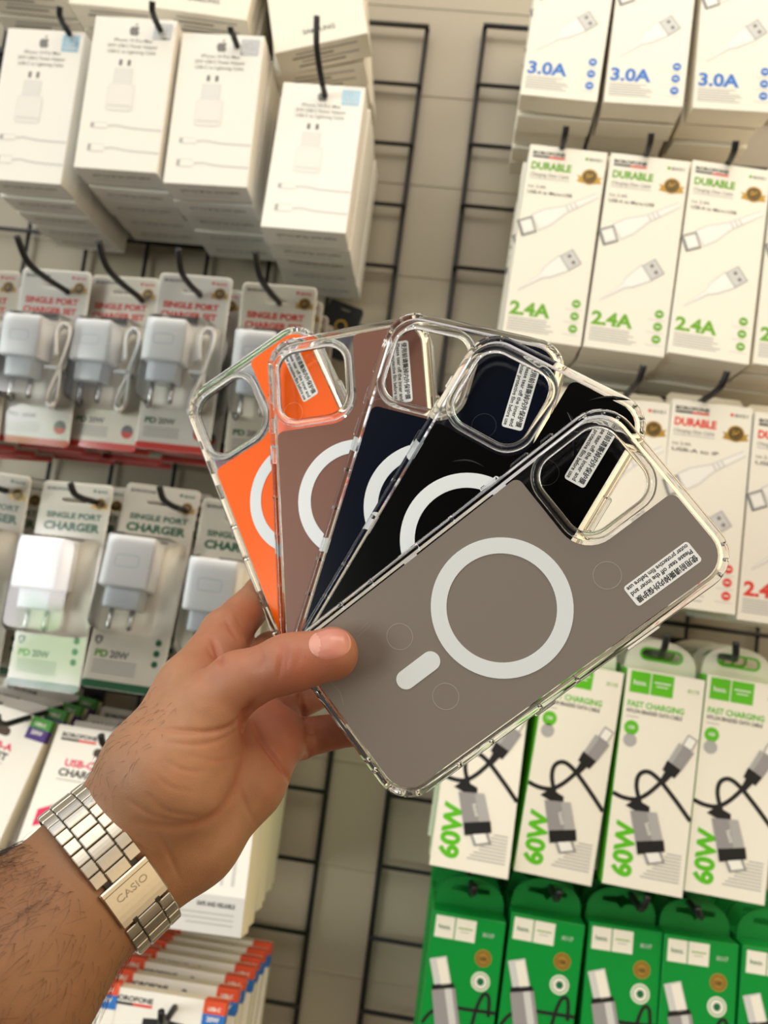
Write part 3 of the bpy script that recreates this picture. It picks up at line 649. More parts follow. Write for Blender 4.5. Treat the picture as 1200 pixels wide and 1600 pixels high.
# ------------------------------------------------------------------ phone cases (case plane: x right, y up, z towards the viewer of its back)
def rodr(w):
    w = Vector(w); return Matrix.Rotation(w.length, 4, w.normalized())
CLEAR = bpy.data.materials.new('clear_bumper_plastic'); CLEAR.use_nodes = True
_p = CLEAR.node_tree.nodes['Principled BSDF']
_p.inputs['Base Color'].default_value = (0.98, 0.975, 0.96, 1); _p.inputs['Roughness'].default_value = 0.03
_p.inputs['Transmission Weight'].default_value = 1.0; _p.inputs['IOR'].default_value = 1.42
PLATE = thin_clear('clear_plate_plastic', (.985, .985, .98), .03, 1.45, 1.3)
RINGM = mat('milky_magnet_ring', (232, 232, 232), .38, Subsurface_Weight=.15)
LABEL = mat('white_sticker', (232, 230, 228), .45)
LBLK = mat('sticker_ink', (14, 14, 14), .5)
SCR = mat('film_scratch', (150, 142, 132), .3)
CPOS = {"gray": [0.0868, -0.1685, -0.9029, 46.0652, -37.7623, -303.2007], "black": [-0.0585, -0.2641, -0.5352, 33.8088, -11.2196, -318.9737], "navy": [-0.0878, -0.2457, -0.2874, 18.1649, 2.8427, -333.9649], "brown": [-0.1567, -0.2839, 0.0917, -13.3539, 6.0187, -352.2282], "orange": [-0.2371, -0.3613, 0.47, -40.8312, 7.2903, -372.2747]}
CW, CH = 82.0, 166.0
def arc(cx, cy, r, a0, a1, n=7): return [(cx+r*math.cos(math.radians(a0+(a1-a0)*i/n)), cy+r*math.sin(math.radians(a0+(a1-a0)*i/n))) for i in range(n+1)]
XY = lambda u, v, z: (u, v, z)
XL = lambda u, v, l: (u, v, .05*l)
def make_case(name, film, label, extra=None):
    w = CPOS[name]; M = CM @ Matrix.Translation(Vector(w[3:])/1000) @ rodr(w[:3])
    r = empty('phone_case', M)
    rcx, rcy, rs = -17.8, 58.5, 41.0
    f = MB(); loops = []
    for ins, z in ((0.0, -1.6), (0.5, 0.2), (1.7, 0.75), (2.9, 0.5), (3.7, 0.0), (3.7, -1.25), (2.3, -1.5), (1.9, -6.8), (1.5, -7.3), (.7, -7.4), (.1, -6.9)):
        loops.append([(x, y, z) for x, y in rr(CW-2*ins, CH-2*ins, 14.5-ins, 9)])
    f.loft(loops, CLEAR)
    recalc(f.build('clear_frame', r))
    # thicker cushions at the corners and little ribs in the wall
    c = MB()
    for sx, sy in ((1, 1), (1, -1), (-1, 1), (-1, -1)):
        for q in (1, 3, 5):
            a = 9+q*12; cx, cy = sx*(CW/2-14.5), sy*(CH/2-14.5)
            x = cx+sx*14.0*math.cos(math.radians(a)); y = cy+sy*14.0*math.sin(math.radians(a))
            c.tube([(x-sx*.6, y-sy*.6, -6.7), (x-sx*.6, y-sy*.6, -1.8)], .8, CLEAR, 6)
    for sx in (-1, 1):
        for yy in (-52, -36, -12, 6):
            c.tube([(sx*(CW/2-1.3), yy, -6.7), (sx*(CW/2-1.3), yy, -1.8)], .9, CLEAR, 6)
    for xx in (-22, -17, 17, 22): c.tube([(xx, -CH/2+1.3, -6.7), (xx, -CH/2+1.3, -1.8)], .9, CLEAR, 6)
    recalc(c.build('corner_cushions', r))
    for sx, y0, y1 in ((-1, 22, 31), (-1, 37, 46), (-1, 52, 58), (1, 28, 44), (1, -16, -6)):
        s = MB(); s.box(sx*(CW/2+.5)-.9, sx*(CW/2+.5)+.9, y0, y1, -6.2, -2.6, CLEAR, .7); s.build('side_button', r)
    hole = rr(33.5, 33.5, 9.5, 8, rcx, rcy)
    p = MB(); p.slab(rr(CW-7.2, CH-7.2, 11, 8), [hole], -1.1, -.25, PLATE, XY); recalc(p.build('clear_plate', r))
    X0, X1, Y0, Y1 = -CW/2+4.3, CW/2-4.3, -CH/2+4.3, CH/2-4.3; e = rcx+rs/2+1.2; g = rcy-rs/2-1.2; R = 10.5
    pl = arc(X1-R, Y0+R, R, -90, 0)+arc(X1-R, Y1-R, R, 0, 90)+arc(e+3, Y1-3, 3, 90, 180, 4)+arc(e-13, g+13, 13, 0, -90, 8)+arc(X0+3, g-3, 3, 90, 180, 4)+arc(X0+R, Y0+R, R, 180, 270)
    p = MB(); p.slab(pl, [], -.22, 0.02, film, XY); recalc(p.build('back_panel', r))
    c = MB(); loops = []
    for ins, z in ((0, -.2), (.3, 1.1), (1.2, 1.6), (2.4, 1.5), (3.2, .7), (3.7, -.4), (3.7, -1.9), (.4, -1.9)):
        loops.append([(x, y, z) for x, y in rr(rs-2*ins, rs-2*ins, 12.5-ins, 9, rcx, rcy)])
    c.loft(loops, CLEAR); recalc(c.build('camera_rim', r))
    m = MB(); m.slab(circ(27.8, 72), [circ(21.5, 72)], 0.03, .28, RINGM, XY); recalc(m.build('magnet_ring', r))
    m = MB(); m.slab(rr(7.8, 20.5, 3.9, 10, 0, -41.8), [], 0.03, .28, RINGM, XY); recalc(m.build('alignment_bar', r))
    dm = mat('moulded_mark_'+name, film_rgb[name][1], .25)
    for x, y in ((14.3, 40), (-15.1, -39.5), (14.7, -39.3)):
        m = MB(); m.slab(circ(5.4, 36, x, y), [circ(5.15, 36, x, y)], 0.02, .12, dm, XY); m.build('moulded_mark', r)
    lb = MB(); lb.slab(rr(9.2, 29.5, 1.3, 4, 26.1, 56.4), [], 0.04, .14, LABEL, XY)
    T = lambda u, v, l: (u, v, .17)
    for du, dv in ((0, 0), (.11, 0), (.05, -.09), (0, -.14)): lb.text('使用前请撕掉内外保护膜', 27.5+du, 70.2+dv, 2.75, LBLK, 0, ang=-90, width=27.2, P=T)
    lb.text('Please tear off the inner and', 24.75, 70.2, 2.5, LBLK, .024, ang=-90, width=27.6, P=T)
    lb.text('outer protective film before use', 22.3, 70.2, 2.4, LBLK, .024, ang=-90, width=27.6, P=T)
    lb.build('protective_label', r)
    if extra: extra(r)
    tag(r, label, 'phone case', None); return r
film_rgb = {'gray': ((127, 117, 109), (160, 152, 146)), 'black': ((5, 5, 5), (40, 40, 42)), 'navy': ((10, 15, 28), (40, 48, 62)), 'brown': ((120, 79, 64), (165, 128, 114)), 'orange': ((250, 99, 5), (255, 150, 90))}
FILM = {k: mat('film_'+k, v[0], .34 if k in ('gray', 'brown') else .16, spec=.22 if k != 'gray' else .4) for k, v in film_rgb.items()}
def blackx(r):
    b = MB()
    for (x, y, L_, a) in ((14, 74, 17, 28), (9, 66, 15, -40), (15, 60, 12, -60), (-22, 25, 14, 20), (6, 44, 9, 10)):
        ca, sa = math.cos(math.radians(a)), math.sin(math.radians(a)); pts = [(x+ca*t*L_-sa*1.1*math.sin(math.pi*(t)), y+sa*t*L_+ca*1.1*math.sin(math.pi*t)) for t in [i/10 for i in range(11)]]
        V = []; 
        for i, (u, v) in enumerate(pts):
            h = .9*math.sin(math.pi*i/10); V += [(u+sa*h, v-ca*h, .03), (u, v, .03+.35*math.sin(math.pi*i/10)), (u-sa*h, v+ca*h, .03)]
        b.add(V, [(3*i+j, 3*i+3+j, 3*i+4+j, 3*i+1+j) for i in range(10) for j in (0, 1)], FILM['black'], True)
    tag(b.build('film_bubble', r), 'raised glossy creases in the film')
def grayx(r):
    b = MB()
    b.stroke([(-22, -72), (-17, -74), (-12, -73.5), (-7, -75.5)], .22, SCR, 1, XL); b.stroke([(-26, -46), (-25.4, -54)], .15, SCR, 1, XL); b.stroke([(-27.4, -46), (-27, -52)], .12, SCR, 1, XL)
    b.build('surface_scratch', r)
make_case('gray', FILM['gray'], 'grey matte phone case with clear edges, front of the fan under the thumb', grayx)
make_case('black', FILM['black'], 'black phone case with clear edges and film creases, second in the fan', blackx)
make_case('navy', FILM['navy'], 'dark navy phone case with clear edges, middle of the fan')
make_case('brown', FILM['brown'], 'brown phone case with clear edges, between the orange and navy ones')
make_case('orange', FILM['orange'], 'bright orange phone case with clear edges, rearmost and leftmost of the fan')

# ------------------------------------------------------------------ the hand and forearm: one continuous surface
def cp(x, y, z): return np.array([(x-600)/1204*z, (800-y)/1204*z, -z], np.float32)   # a joint seen at pixel (x, y), z mm from the lens
PR = [  # (joint a, radius, joint b, radius, blend)
 # forearm and wrist, two bones wide
 ((-620, 1900, 215), 30, (-66, 1498, 258), 22, 10), ((-480, 2150, 215), 30, (38, 1560, 256), 21, 10),
 ((-66, 1498, 258), 22, (145, 1325, 290), 15.5, 12), ((38, 1560, 256), 21, (196, 1392, 290), 15, 12),
 ((-14, 1530, 250), 22, (170, 1360, 289), 16, 12),
 # back of hand / index side
 ((145, 1325, 292), 15.5, (228, 1198, 306), 15.5, 12), ((228, 1198, 306), 15.5, (292, 1082, 318), 13.5, 10),
 # heel of the hand / little finger side
 ((196, 1392, 290), 15, (296, 1304, 305), 18, 12), ((290, 1310, 305), 18, (378, 1215, 320), 17, 12), ((378, 1215, 320), 17, (428, 1160, 330), 12.5, 8),
 # palm filling
 ((170, 1360, 292), 16, (330, 1180, 318), 17, 10), ((330, 1180, 322), 16, (385, 1120, 336), 13, 9), ((300, 1100, 324), 13, (428, 1150, 336), 12, 8),
 # thenar and thumb
 ((200, 1320, 294), 15, (262, 1210, 295), 21, 14), ((262, 1210, 295), 21, (318, 1118, 303), 14.5, 10), ((318, 1118, 303), 14.0, (372, 1066, 304), 11.6, 6), ((372, 1066, 304), 11.6, (448, 1036, 301), 10.9, 4), ((448, 1036, 301), 10.9, (470, 1032, 301), 10.6, 4), ((470, 1032, 301), 10.6, (517, 1022, 301.2), 10.5, 3),
 # web towards the index finger
 ((296, 1092, 318), 12, (350, 1020, 341), 9.5, 7),
 # index
 ((300, 1062, 324), 11.5, (352, 990, 355), 10.8, 6), ((352, 990, 355), 10.6, (412, 926, 398), 9.6, 4), ((412, 926, 398), 9.4, (500, 900, 403), 8.4, 3), ((500, 900, 403), 8.4, (560, 925, 392), 7.4, 3),
 # middle
 ((345, 1080, 334), 12, (425, 1018, 382), 9.6, 5), ((425, 1018, 382), 9.6, (520, 985, 386), 8.6, 3), ((520, 985, 386), 8.6, (590, 985, 374), 7.6, 3),
 # ring
 ((385, 1110, 338), 12, (450, 1102, 367), 9.0, 3), ((450, 1102, 367), 8.6, (535, 1064, 389), 8.0, 1.5), ((535, 1064, 389), 8.0, (605, 1042, 376), 7.0, 3),
 # little
 ((425, 1154, 334), 12.2, (466, 1154, 348), 9.6, 3), ((466, 1154, 350), 8.4, (560, 1136, 353), 7.6, 1.5), ((560, 1136, 353), 7.6, (612, 1122, 343), 6.8, 3),
]
VS = 0.9
P1 = [(cp(*a), ra, cp(*b), rb, k) for a, ra, b, rb, k in PR]
lo = np.min([np.minimum(a-ra, b-rb) for a, ra, b, rb, k in P1], 0)-6; hi = np.max([np.maximum(a+ra, b+rb) for a, ra, b, rb, k in P1], 0)+6
lo[0] = max(lo[0], -230); lo[1] = max(lo[1], -250)
dims = np.ceil((hi-lo)/VS).astype(int)
field = np.full(dims, 30.0, np.float32)
ax = [lo[i]+VS*np.arange(dims[i], dtype=np.float32) for i in range(3)]
for a, ra, b, rb, k in P1:
    m = max(ra, rb)+k+8
    l_ = np.minimum(a, b)-m; h_ = np.maximum(a, b)+m
    i0 = np.clip(np.floor((l_-lo)/VS).astype(int), 0, dims); i1 = np.clip(np.ceil((h_-lo)/VS).astype(int), 0, dims)
    if np.any(i1 <= i0): continue
    sl = tuple(slice(i0[j], i1[j]) for j in range(3))
    X, Y, Z = np.meshgrid(ax[0][sl[0]], ax[1][sl[1]], ax[2][sl[2]], indexing='ij', sparse=True)
    ab = b-a; q = float(ab@ab)+1e-9
    t = np.clip(((X-a[0])*ab[0]+(Y-a[1])*ab[1]+(Z-a[2])*ab[2])/q, 0, 1)
    d = np.sqrt((X-a[0]-t*ab[0])**2+(Y-a[1]-t*ab[1])**2+(Z-a[2]-t*ab[2])**2)-(ra+t*(rb-ra))
    f0 = field[sl]; h = np.maximum(k-np.abs(f0-d), 0)/k
    field[sl] = np.minimum(f0, d)-h*h*k*.25
import openvdb as vdb
g = vdb.FloatGrid(30.0); g.copyFromArray(field)
pts, tris_, quads = g.convertToPolygons(isovalue=0.0, adaptivity=0.0)[:3] if len(g.convertToPolygons(isovalue=0.0, adaptivity=0.0)) == 3 else (*g.convertToPolygons(isovalue=0.0, adaptivity=0.0), None)
if quads is None: quads, tris_ = tris_, []
pts = np.asarray(pts, float)*VS+lo
me = bpy.data.meshes.new('hand'); me.from_pydata(pts.tolist(), [], [list(map(int, f)) for f in quads]+[list(map(int, f)) for f in tris_])
bm = bmesh.new(); bm.from_mesh(me)
for _ in range(3): bmesh.ops.smooth_vert(bm, verts=bm.verts, factor=.5, use_axis_x=True, use_axis_y=True, use_axis_z=True)
bmesh.ops.recalc_face_normals(bm, faces=bm.faces[:]); bm.normal_update()
V = np.array([v.co[:] for v in bm.verts]); NV = np.array([v.normal[:] for v in bm.verts])
pxy = np.stack([600+1204*V[:, 0]/-V[:, 2], 800-1204*V[:, 1]/-V[:, 2]], 1)
facing = np.clip(-(NV*(V/np.linalg.norm(V, axis=1)[:, None])).sum(1), 0, 1)
CREASES = [  # (points on the camera side of the skin, width mm, depth mm, max depth of the skin there)
 ([(395, 1128), (410, 1160), (432, 1190), (456, 1224)], 1.1, 1.1, 345), ([(398, 1098), (385, 1113), (381, 1130), (384, 1160)], 1.6, 1.5, 345),
 ([(246, 1139), (290, 1142), (330, 1143), (362, 1134), (382, 1112)], 1.0, .7, 330), ([(262, 1160), (300, 1163), (340, 1158), (372, 1140)], .9, .45, 330),
 ([(384, 1160), (376, 1210), (350, 1260), (318, 1283), (270, 1292), (215, 1285)], 1.8, .7, 335),
 ([(406, 1012), (410, 1030), (407, 1042)], .8, .45, 320), ([(436, 1000), (440, 1022), (436, 1056)], .9, .75, 320), ([(445, 1000), (449, 1022), (446, 1050)], .8, .6, 320), ([(464, 1004), (468, 1022), (464, 1040)], .8, .4, 320),
 ([(333, 1000), (340, 1018), (346, 1034)], 1.3, 1.0, 360), ([(325, 1012), (334, 1026), (350, 1040)], .9, .5, 360), ([(352, 968), (362, 985), (372, 1000)], .9, .4, 380), ([(368, 962), (378, 980)], .8, .3, 390),
 ([(243, 1300), (262, 1330), (280, 1372)], 1.0, .35, 320), ([(230, 1240), (262, 1268), (310, 1275)], .8, .3, 320), ([(200, 1250), (240, 1275), (290, 1284)], .8, .3, 320),
 ([(240, 1205), (262, 1228), (300, 1238)], .8, .22, 320), ([(262, 1190), (290, 1204), (330, 1205)], .8, .22, 320), ([(468, 1086), (474, 1112), (480, 1146), (484, 1184)], 1.1, 1.3, 380),
 ([(400, 1290), (380, 1250), (372, 1220)], 1.2, .25, 330), ([(300, 1180), (340, 1190), (368, 1180)], .8, .2, 330),
]
disp = np.zeros(len(V))
for poly, wd_, dp, zm in CREASES:
    P_ = np.array(smooth_path(poly, 5)); dmin = np.full(len(V), 1e9); tt = np.zeros(len(V))
    for i in range(len(P_)-1):
        a, b = P_[i], P_[i+1]; ab = b-a; t = np.clip(((pxy-a)@ab)/(ab@ab+1e-9), 0, 1); dd = np.linalg.norm(pxy-a-t[:, None]*ab, axis=1)
        m_ = dd < dmin; dmin[m_] = dd[m_]; tt[m_] = (i+t[m_])/(len(P_)-1)
    dmm = dmin/1204*-V[:, 2]
    disp += 1.35*dp*np.exp(-(dmm/wd_)**2)*(facing > .15)*(-V[:, 2] < zm)*(.35+.65*np.sin(np.pi*np.clip(tt, .02, .98)))
rs_ = np.random.RandomState(3)
def vnoise(p, s):   # smooth value noise
    G = rs_.rand(32, 32, 32); q = p/s+100; i = np.floor(q).astype(int); f = q-i; f = f*f*(3-2*f); r = 0
    for dx in (0, 1):
        for dy in (0, 1):
            for dz in (0, 1):
                r = r+G[(i[:, 0]+dx) % 32, (i[:, 1]+dy) % 32, (i[:, 2]+dz) % 32]*np.where(dx, f[:, 0], 1-f[:, 0])*np.where(dy, f[:, 1], 1-f[:, 1])*np.where(dz, f[:, 2], 1-f[:, 2])
    return r-.5
nz = vnoise(V, 16)*1.0+vnoise(V, 6)*.3
V2 = V-NV*(disp-nz*.8)[:, None]
# flatten the pad of the thumb where it presses on the grey case
gm = CM.inverted() @ (CM @ Matrix.Translation(Vector(CPOS['gray'][3:])) @ rodr(CPOS['gray'][:3])) if False else Matrix.Translation(Vector(CPOS['gray'][3:])) @ rodr(CPOS['gray'][:3])
gi = np.array(gm.inverted()); loc = V2@gi[:3, :3].T+gi[:3, 3]
sel = (pxy[:, 0] > 440) & (-V2[:, 2] < 325) & (loc[:, 2] < 1.0) & (pxy[:, 1] < 1100)
loc2 = loc.copy(); loc2[sel, 2] = 1.0; gf = np.array(gm); V3 = loc2@gf[:3, :3].T+gf[:3, 3]; V2[sel] = V3[sel]
for v, c in zip(bm.verts, V2): v.co = Vector(c)
bmesh.ops.smooth_vert(bm, verts=bm.verts, factor=.15, use_axis_x=True, use_axis_y=True, use_axis_z=True)
V2 = np.array([v.co[:] for v in bm.verts])
bvh = BVHTree.FromBMesh(bm)
for v in bm.verts: v.co = CM @ (v.co/1000)
for f in bm.faces: f.smooth = True
hw = bpy.data.meshes.new('hand_and_forearm'); bm.to_mesh(hw); bm.free(); bpy.data.meshes.remove(me)
# the skin's own colour: redder at finger ends and knuckles, tanner on the forearm; crease shade painted in as red
red = np.zeros(len(V)); tan = np.clip((260-pxy[:, 0]+(pxy[:, 1]-1150)*.5)/260, 0, 1)
for (x, y, s, a) in ((520, 1020, 45, .7), (450, 1030, 30, .35), (510, 1150, 50, .8), (430, 1180, 60, .35), (380, 960, 60, .35), (340, 1020, 40, .4), (430, 1100, 50, .6)):
    red += a*np.exp(-((pxy[:, 0]-x)**2+(pxy[:, 1]-y)**2)/(2*s*s))
red = np.clip(red+disp*.45+vnoise(V, 9)*.25, 0, 1)
c_base = np.array([.33, .160, .082]); c_red = np.array([.34, .108, .060]); c_tan = np.array([.215, .098, .042])
col = c_base[None]*(1-tan[:, None])+c_tan[None]*tan[:, None]; col = col*(1-red[:, None])+c_red[None]*red[:, None]
col *= (1+vnoise(V, 3.0)*.10)[:, None]
ca_ = hw.color_attributes.new('skin_tone', 'FLOAT_COLOR', 'POINT'); ca_.data.foreach_set('color', np.concatenate([col, np.ones((len(V), 1))], 1).astype(np.float32).ravel())
SK = bpy.data.materials.new('skin'); SK.use_nodes = True; t = SK.node_tree; p = t.nodes['Principled BSDF']
an = t.nodes.new('ShaderNodeVertexColor'); an.layer_name = 'skin_tone'; t.links.new(an.outputs[0], p.inputs['Base Color'])
p.inputs['Roughness'].default_value = .46; p.inputs['Specular IOR Level'].default_value = .4
p.inputs['Subsurface Weight'].default_value = .18; p.inputs['Subsurface Radius'].default_value = (1, .35, .2); p.inputs['Subsurface Scale'].default_value = .004
tcn = t.nodes.new('ShaderNodeTexCoord'); vo = t.nodes.new('ShaderNodeTexVoronoi'); vo.inputs['Scale'].default_value = 1300; vo.feature = 'DISTANCE_TO_EDGE'
n2 = t.nodes.new('ShaderNodeTexNoise'); n2.inputs['Scale'].default_value = 160; n2.inputs['Detail'].default_value = 4
ad = t.nodes.new('ShaderNodeMath'); ad.operation = 'MULTIPLY_ADD'; ad.inputs[1].default_value = .5
bp = t.nodes.new('ShaderNodeBump'); bp.inputs['Strength'].default_value = .35; bp.inputs['Distance'].default_value = .0006
t.links.new(tcn.outputs['Object'], vo.inputs['Vector']); t.links.new(tcn.outputs['Object'], n2.inputs['Vector']); t.links.new(vo.outputs[0], ad.inputs[0]); t.links.new(n2.outputs[0], ad.inputs[2])
t.links.new(ad.outputs[0], bp.inputs['Height']); t.links.new(bp.outputs[0], p.inputs['Normal'])
hw.materials.append(SK)
hand = link('person', hw)
tag(hand, 'left forearm and hand holding the fan of phone cases, wearing a steel watch', 'person')

# thumb nail, laid on the skin
NAIL = mat('thumb_nail', (188, 122, 106), .25, spec=.5, Subsurface_Weight=.2); NAILT = mat('nail_edge', (196, 146, 120), .3)
dirx = cp(540, 1015, 301)-cp(480, 1026, 301); dirx /= np.linalg.norm(dirx)
nn = np.array([-.02, .48, .87]); nn -= dirx*(nn@dirx); nn /= np.linalg.norm(nn); dy = np.cross(nn, dirx)
cen = cp(520, 1014, 301); rows, cols_ = 25, 25; nv = []; idx = {}
for i in range(rows):
    for j in range(cols_):
        u = -1+2*i/(rows-1); v = -1+2*j/(cols_-1)
        lu = u*7.2*(1-.16*v*v-.12*v**4); lu += (-.9*(1-v*v) if u < 0 else .6*(1-v*v))*abs(u); lv = v*6.7*(1-.16*u*u*u*u-.05*u*u)
        o = cen+dirx*lu+dy*lv+nn*30
        hit = bvh.ray_cast(Vector(o), Vector(-nn))
        P_ = np.array(hit[0]) if hit[0] is not None else cen+dirx*lu+dy*lv+nn*9
        e_ = max(abs(u), abs(v)); P_ = P_+nn*(.42*(1-max(0, (e_-.75)/.25)**2)-.08 + (.15 if u > .9 else 0))
        nv.append(tuple(P_))
nb = MB(); F = [(i*cols_+j, (i+1)*cols_+j, (i+1)*cols_+j+1, i*cols_+j+1) for i in range(rows-1) for j in range(cols_-1)]
LUN = mat('nail_half_moon', (196, 138, 122), .28)
lun = lambda k_: (k_//(cols_-1)+.5)/(rows-1)*2-1 < -.42-.55*((k_ % (cols_-1)+.5)/(cols_-1)*2-1)**2
nb.add(nv, [f for k_, f in enumerate(F) if k_//(cols_-1) < rows-2 and not lun(k_)], NAIL, True); nb.add(nv, [f for k_, f in enumerate(F) if lun(k_)], LUN, True); nb.add(nv, [f for k_, f in enumerate(F) if k_//(cols_-1) >= rows-2], NAILT, True)
nail = recalc(nb.build('thumb_nail', None, CM)); nail.parent = hand; nail.matrix_parent_inverse = hand.matrix_world.inverted()

# hair on forearm and wrist
HAIR = mat('dark_hair', (48, 32, 24), .5)
hb = MB(); rnd = random.Random(5)
NV2 = np.array([v.normal[:] for v in hw.vertices]); NV2 = NV2@np.array(CM.to_3x3())
axis = cp(172, 1358, 290)-cp(0, 1530, 262); axis /= np.linalg.norm(axis)
side = (pxy[:, 1]-1358)-(-(pxy[:, 0]-172))*1.0    # along-arm coordinate is negative towards the elbow
arm = (pxy[:, 0]-172)*.707-(pxy[:, 1]-1358)*.707   # px along the arm, 0 at the watch
cand = np.where((arm < -60) & (arm > -330) & (V2[:, 2] > -330) & (NV2[:, 2] > -.55))[0]
def density(i):
    up_ = -NV2[i, 0]*.6+NV2[i, 1]*.8          # toward the upper edge
    low = NV2[i, 0]*.75-NV2[i, 1]*.6
    return max(.0, .10+.5*max(0, up_-.1)+.9*max(0, low-.8)+3.2*max(0, up_-.7))
def add_hair(i, ln):
    p0 = V2[i]; n = NV2[i]; fl = -axis*rnd.uniform(.3, 1.1)+np.array([rnd.uniform(-.45, .45), rnd.uniform(-.45, .45), rnd.uniform(-.2, .3)])
    fl -= n*(fl@n); fl /= np.linalg.norm(fl); sd = np.cross(n, fl)*rnd.uniform(-.5, .5)
    P_ = [p0-n*.3+(n*(.55*t_-.30*t_*t_)+fl*(.25*t_+.75*t_*t_)+sd*t_*t_)*ln for t_ in (0, .25, .5, .75, 1)]
    hb.tube(P_, [.055, .052, .045, .035, .015], HAIR, 3, False)
cnt = 0
while cnt < 1700:
    i = cand[rnd.randrange(len(cand))]
    if rnd.random() < density(i): add_hair(i, rnd.uniform(4, 10)); cnt += 1
cand2 = np.where((arm > 60) & (arm < 260) & (NV2[:, 2] > -.5) & ((-NV2[:, 0]*.75+NV2[:, 1]*.5) > .35) & (V2[:, 2] > -318))[0]
for _ in range(150): add_hair(cand2[rnd.randrange(len(cand2))], rnd.uniform(2.5, 5.5))
hr = hb.build('arm_hair', None, CM); hr.parent = hand; hr.matrix_parent_inverse = hand.matrix_world.inverted(); tag(hr, 'dark hair on the forearm and wrist', kind='stuff')

# ------------------------------------------------------------------ steel bracelet watch
STEEL = mat('brushed_steel', (196, 190, 178), .27, 1.0, noise=.05, nscale=600); STEELD = mat('steel_gap', (70, 66, 60), .4, 1.0)
Wc = cp(171, 1356, 290.0); mdir = cp(240, 1447, 290)-cp(105, 1265, 290); mdir /= np.linalg.norm(mdir)
adir = np.array([.80, .595, -.66]); adir -= mdir*(adir@mdir); adir /= np.linalg.norm(adir); vdir = np.cross(adir, mdir)
if vdir[2] < 0: vdir = -vdir
# radius of the skin around the wrist axis, then a rounded loop just outside it
NS = 180; rad = []
for k in range(NS):
    a = 2*math.pi*k/NS; d = mdir*math.cos(a)+vdir*math.sin(a); best = 0
    for off in (-7, 0, 5):
        o = Wc+adir*off; hit = bvh.ray_cast(Vector(o+d*60), Vector(-d))
        if hit[0] is not None: best += (60-hit[3])/3
    rad.append(best or 24)
rad = np.array(rad)
rad = np.clip(rad, 14, 32)
K_ = np.exp(-(np.arange(-20, 21)/8)**2); K_ /= K_.sum(); rad = np.array([sum(rad[(i+j-20) % NS]*K_[j] for j in range(41)) for i in range(NS)])+.9
ang = np.linspace(0, 2*math.pi, NS, endpoint=False); loopP = np.array([mdir*math.cos(a)*r_+vdir*math.sin(a)*r_ for a, r_ in zip(ang, rad)])
seg = np.linalg.norm(np.roll(loopP, -1, 0)-loopP, axis=1); cum = np.concatenate([[0], np.cumsum(seg)]); TOT = cum[-1]
def band(s, t_, h):     # s along the loop, t_ across (towards the hand), h above the skin
    s = s % TOT; i = min(np.searchsorted(cum, s, side='right')-1, NS-1); f = (s-cum[i])/seg[i]
    p0 = loopP[i]*(1-f)+loopP[(i+1) % NS]*f; tg = loopP[(i+1) % NS]-loopP[i]; n_ = np.cross(tg, adir); n_ /= np.linalg.norm(n_)
    if n_@p0 < 0: n_ = -n_
    return tuple(Wc+p0+n_*h+adir*t_)
watch = empty('wrist_watch', CM)
def band_block(mb, s0, s1, t0, t1, h0, h1, m_, bev=.35, ns=3):
    prof = [(t0, h0), (t1, h0), (t1, h1-bev), (t1-bev, h1), (t0+bev, h1), (t0, h1-bev)]
    ss = [s0, s0+bev*.8]+[s0+bev*.8+(s1-s0-1.6*bev)*k/ns for k in range(1, ns)]+[s1-bev*.8, s1]
    lp = []
    for q, s in enumerate(ss):
        dh = bev*.8 if q in (0, len(ss)-1) else 0
        lp.append([band(s, t_, h_-(dh if h_ > h0 else 0)) for t_, h_ in prof])
    n = len(prof); VV = [p_ for l_ in lp for p_ in l_]; FF = []
    for j in range(len(lp)-1):
        for i in range(n): FF.append((j*n+i, j*n+(i+1) % n, (j+1)*n+(i+1) % n, (j+1)*n+i))
    FF += [tuple(range(n)), tuple((len(lp)-1)*n+i for i in range(n))]
    mb.add(VV, FF, m_)
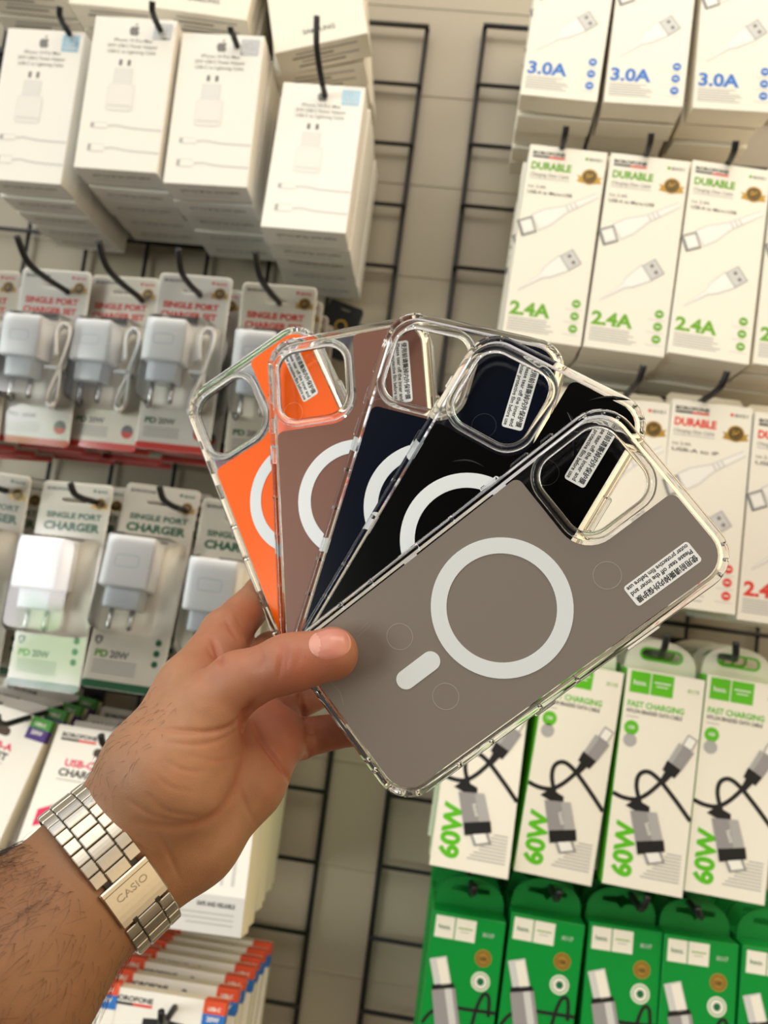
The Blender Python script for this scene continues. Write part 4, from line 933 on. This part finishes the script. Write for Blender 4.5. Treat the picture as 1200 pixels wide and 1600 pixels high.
# the loop starts at the lower wrist edge; the visible face is 0..TOT/2
H_ = TOT/2; CL0, CL1 = H_*.315, H_*.315+13.4
wb = MB(); band_block(wb, 0, TOT-.01, -6.5, 6.5, .0, .7, STEELD, .1, 60); wb.build('bracelet_core', watch)
n_l = 0
def put(name, s0, s1, t0, t1, h1=2.2):
    m_ = MB(); band_block(m_, s0+.22, s1-.22, t0, t1, .3, h1, STEEL); recalc(m_.build(name, watch))
s = CL1+.9; pitch = 4.75
while s+pitch < TOT*.5+26:
    put('centre_link', s, s+pitch, -4.1, 4.1)
    for sg in (-1, 1): put('outer_link', s+pitch*.35, s+pitch*1.35, min(sg*4.4, sg*9.2), max(sg*4.4, sg*9.2), 2.0)
    s += pitch
send = s
s = CL0-.6
while s > -TOT*.5+26:
    put('centre_link', s-pitch, s, -4.1, 4.1)
    for sg in (-1, 1): put('outer_link', s-pitch*1.2, s-pitch*.2, min(sg*4.4, sg*9.2), max(sg*4.4, sg*9.2), 2.0)
    s -= pitch
cl = MB(); band_block(cl, CL0, CL1, -9.4, 9.4, .5, 3.0, STEEL, .5, 6); band_block(cl, CL1-1.2, CL1+1.0, -9.6, 9.6, .5, 3.3, STEEL, .6, 3); clasp = recalc(cl.build('clasp', watch)); tag(clasp, 'engraved folding clasp')
for sg in (-1, 1):
    m_ = MB(); band_block(m_, CL0-.8, CL0+1.0, sg*4.6-.9, sg*4.6+.9, 1.5, 3.2, STEELD, .2, 2); m_.build('clasp_notch', clasp)
V_, F_, w_ = textmesh('CASIO', 0.0, 0)
eng = MB(); ty = lambda x, y, h: band(CL1-5.2+y*3.3, -6+x*12/w_, h)
eng.add([ty(x, y, 3.06) for x, y in V_], F_, STEELD)
Vb, Fb, wb_ = textmesh('CASIO', -.028, 0); eng.add([band(CL1-5.2+.06+y*3.3, -6+.1+x*11.8/wb_, 3.1) for x, y in Vb], Fb, STEEL)
eng.build('engraving', clasp)
tag(watch, 'steel link bracelet watch seen from its clasp side, worn on the wrist', 'watch')
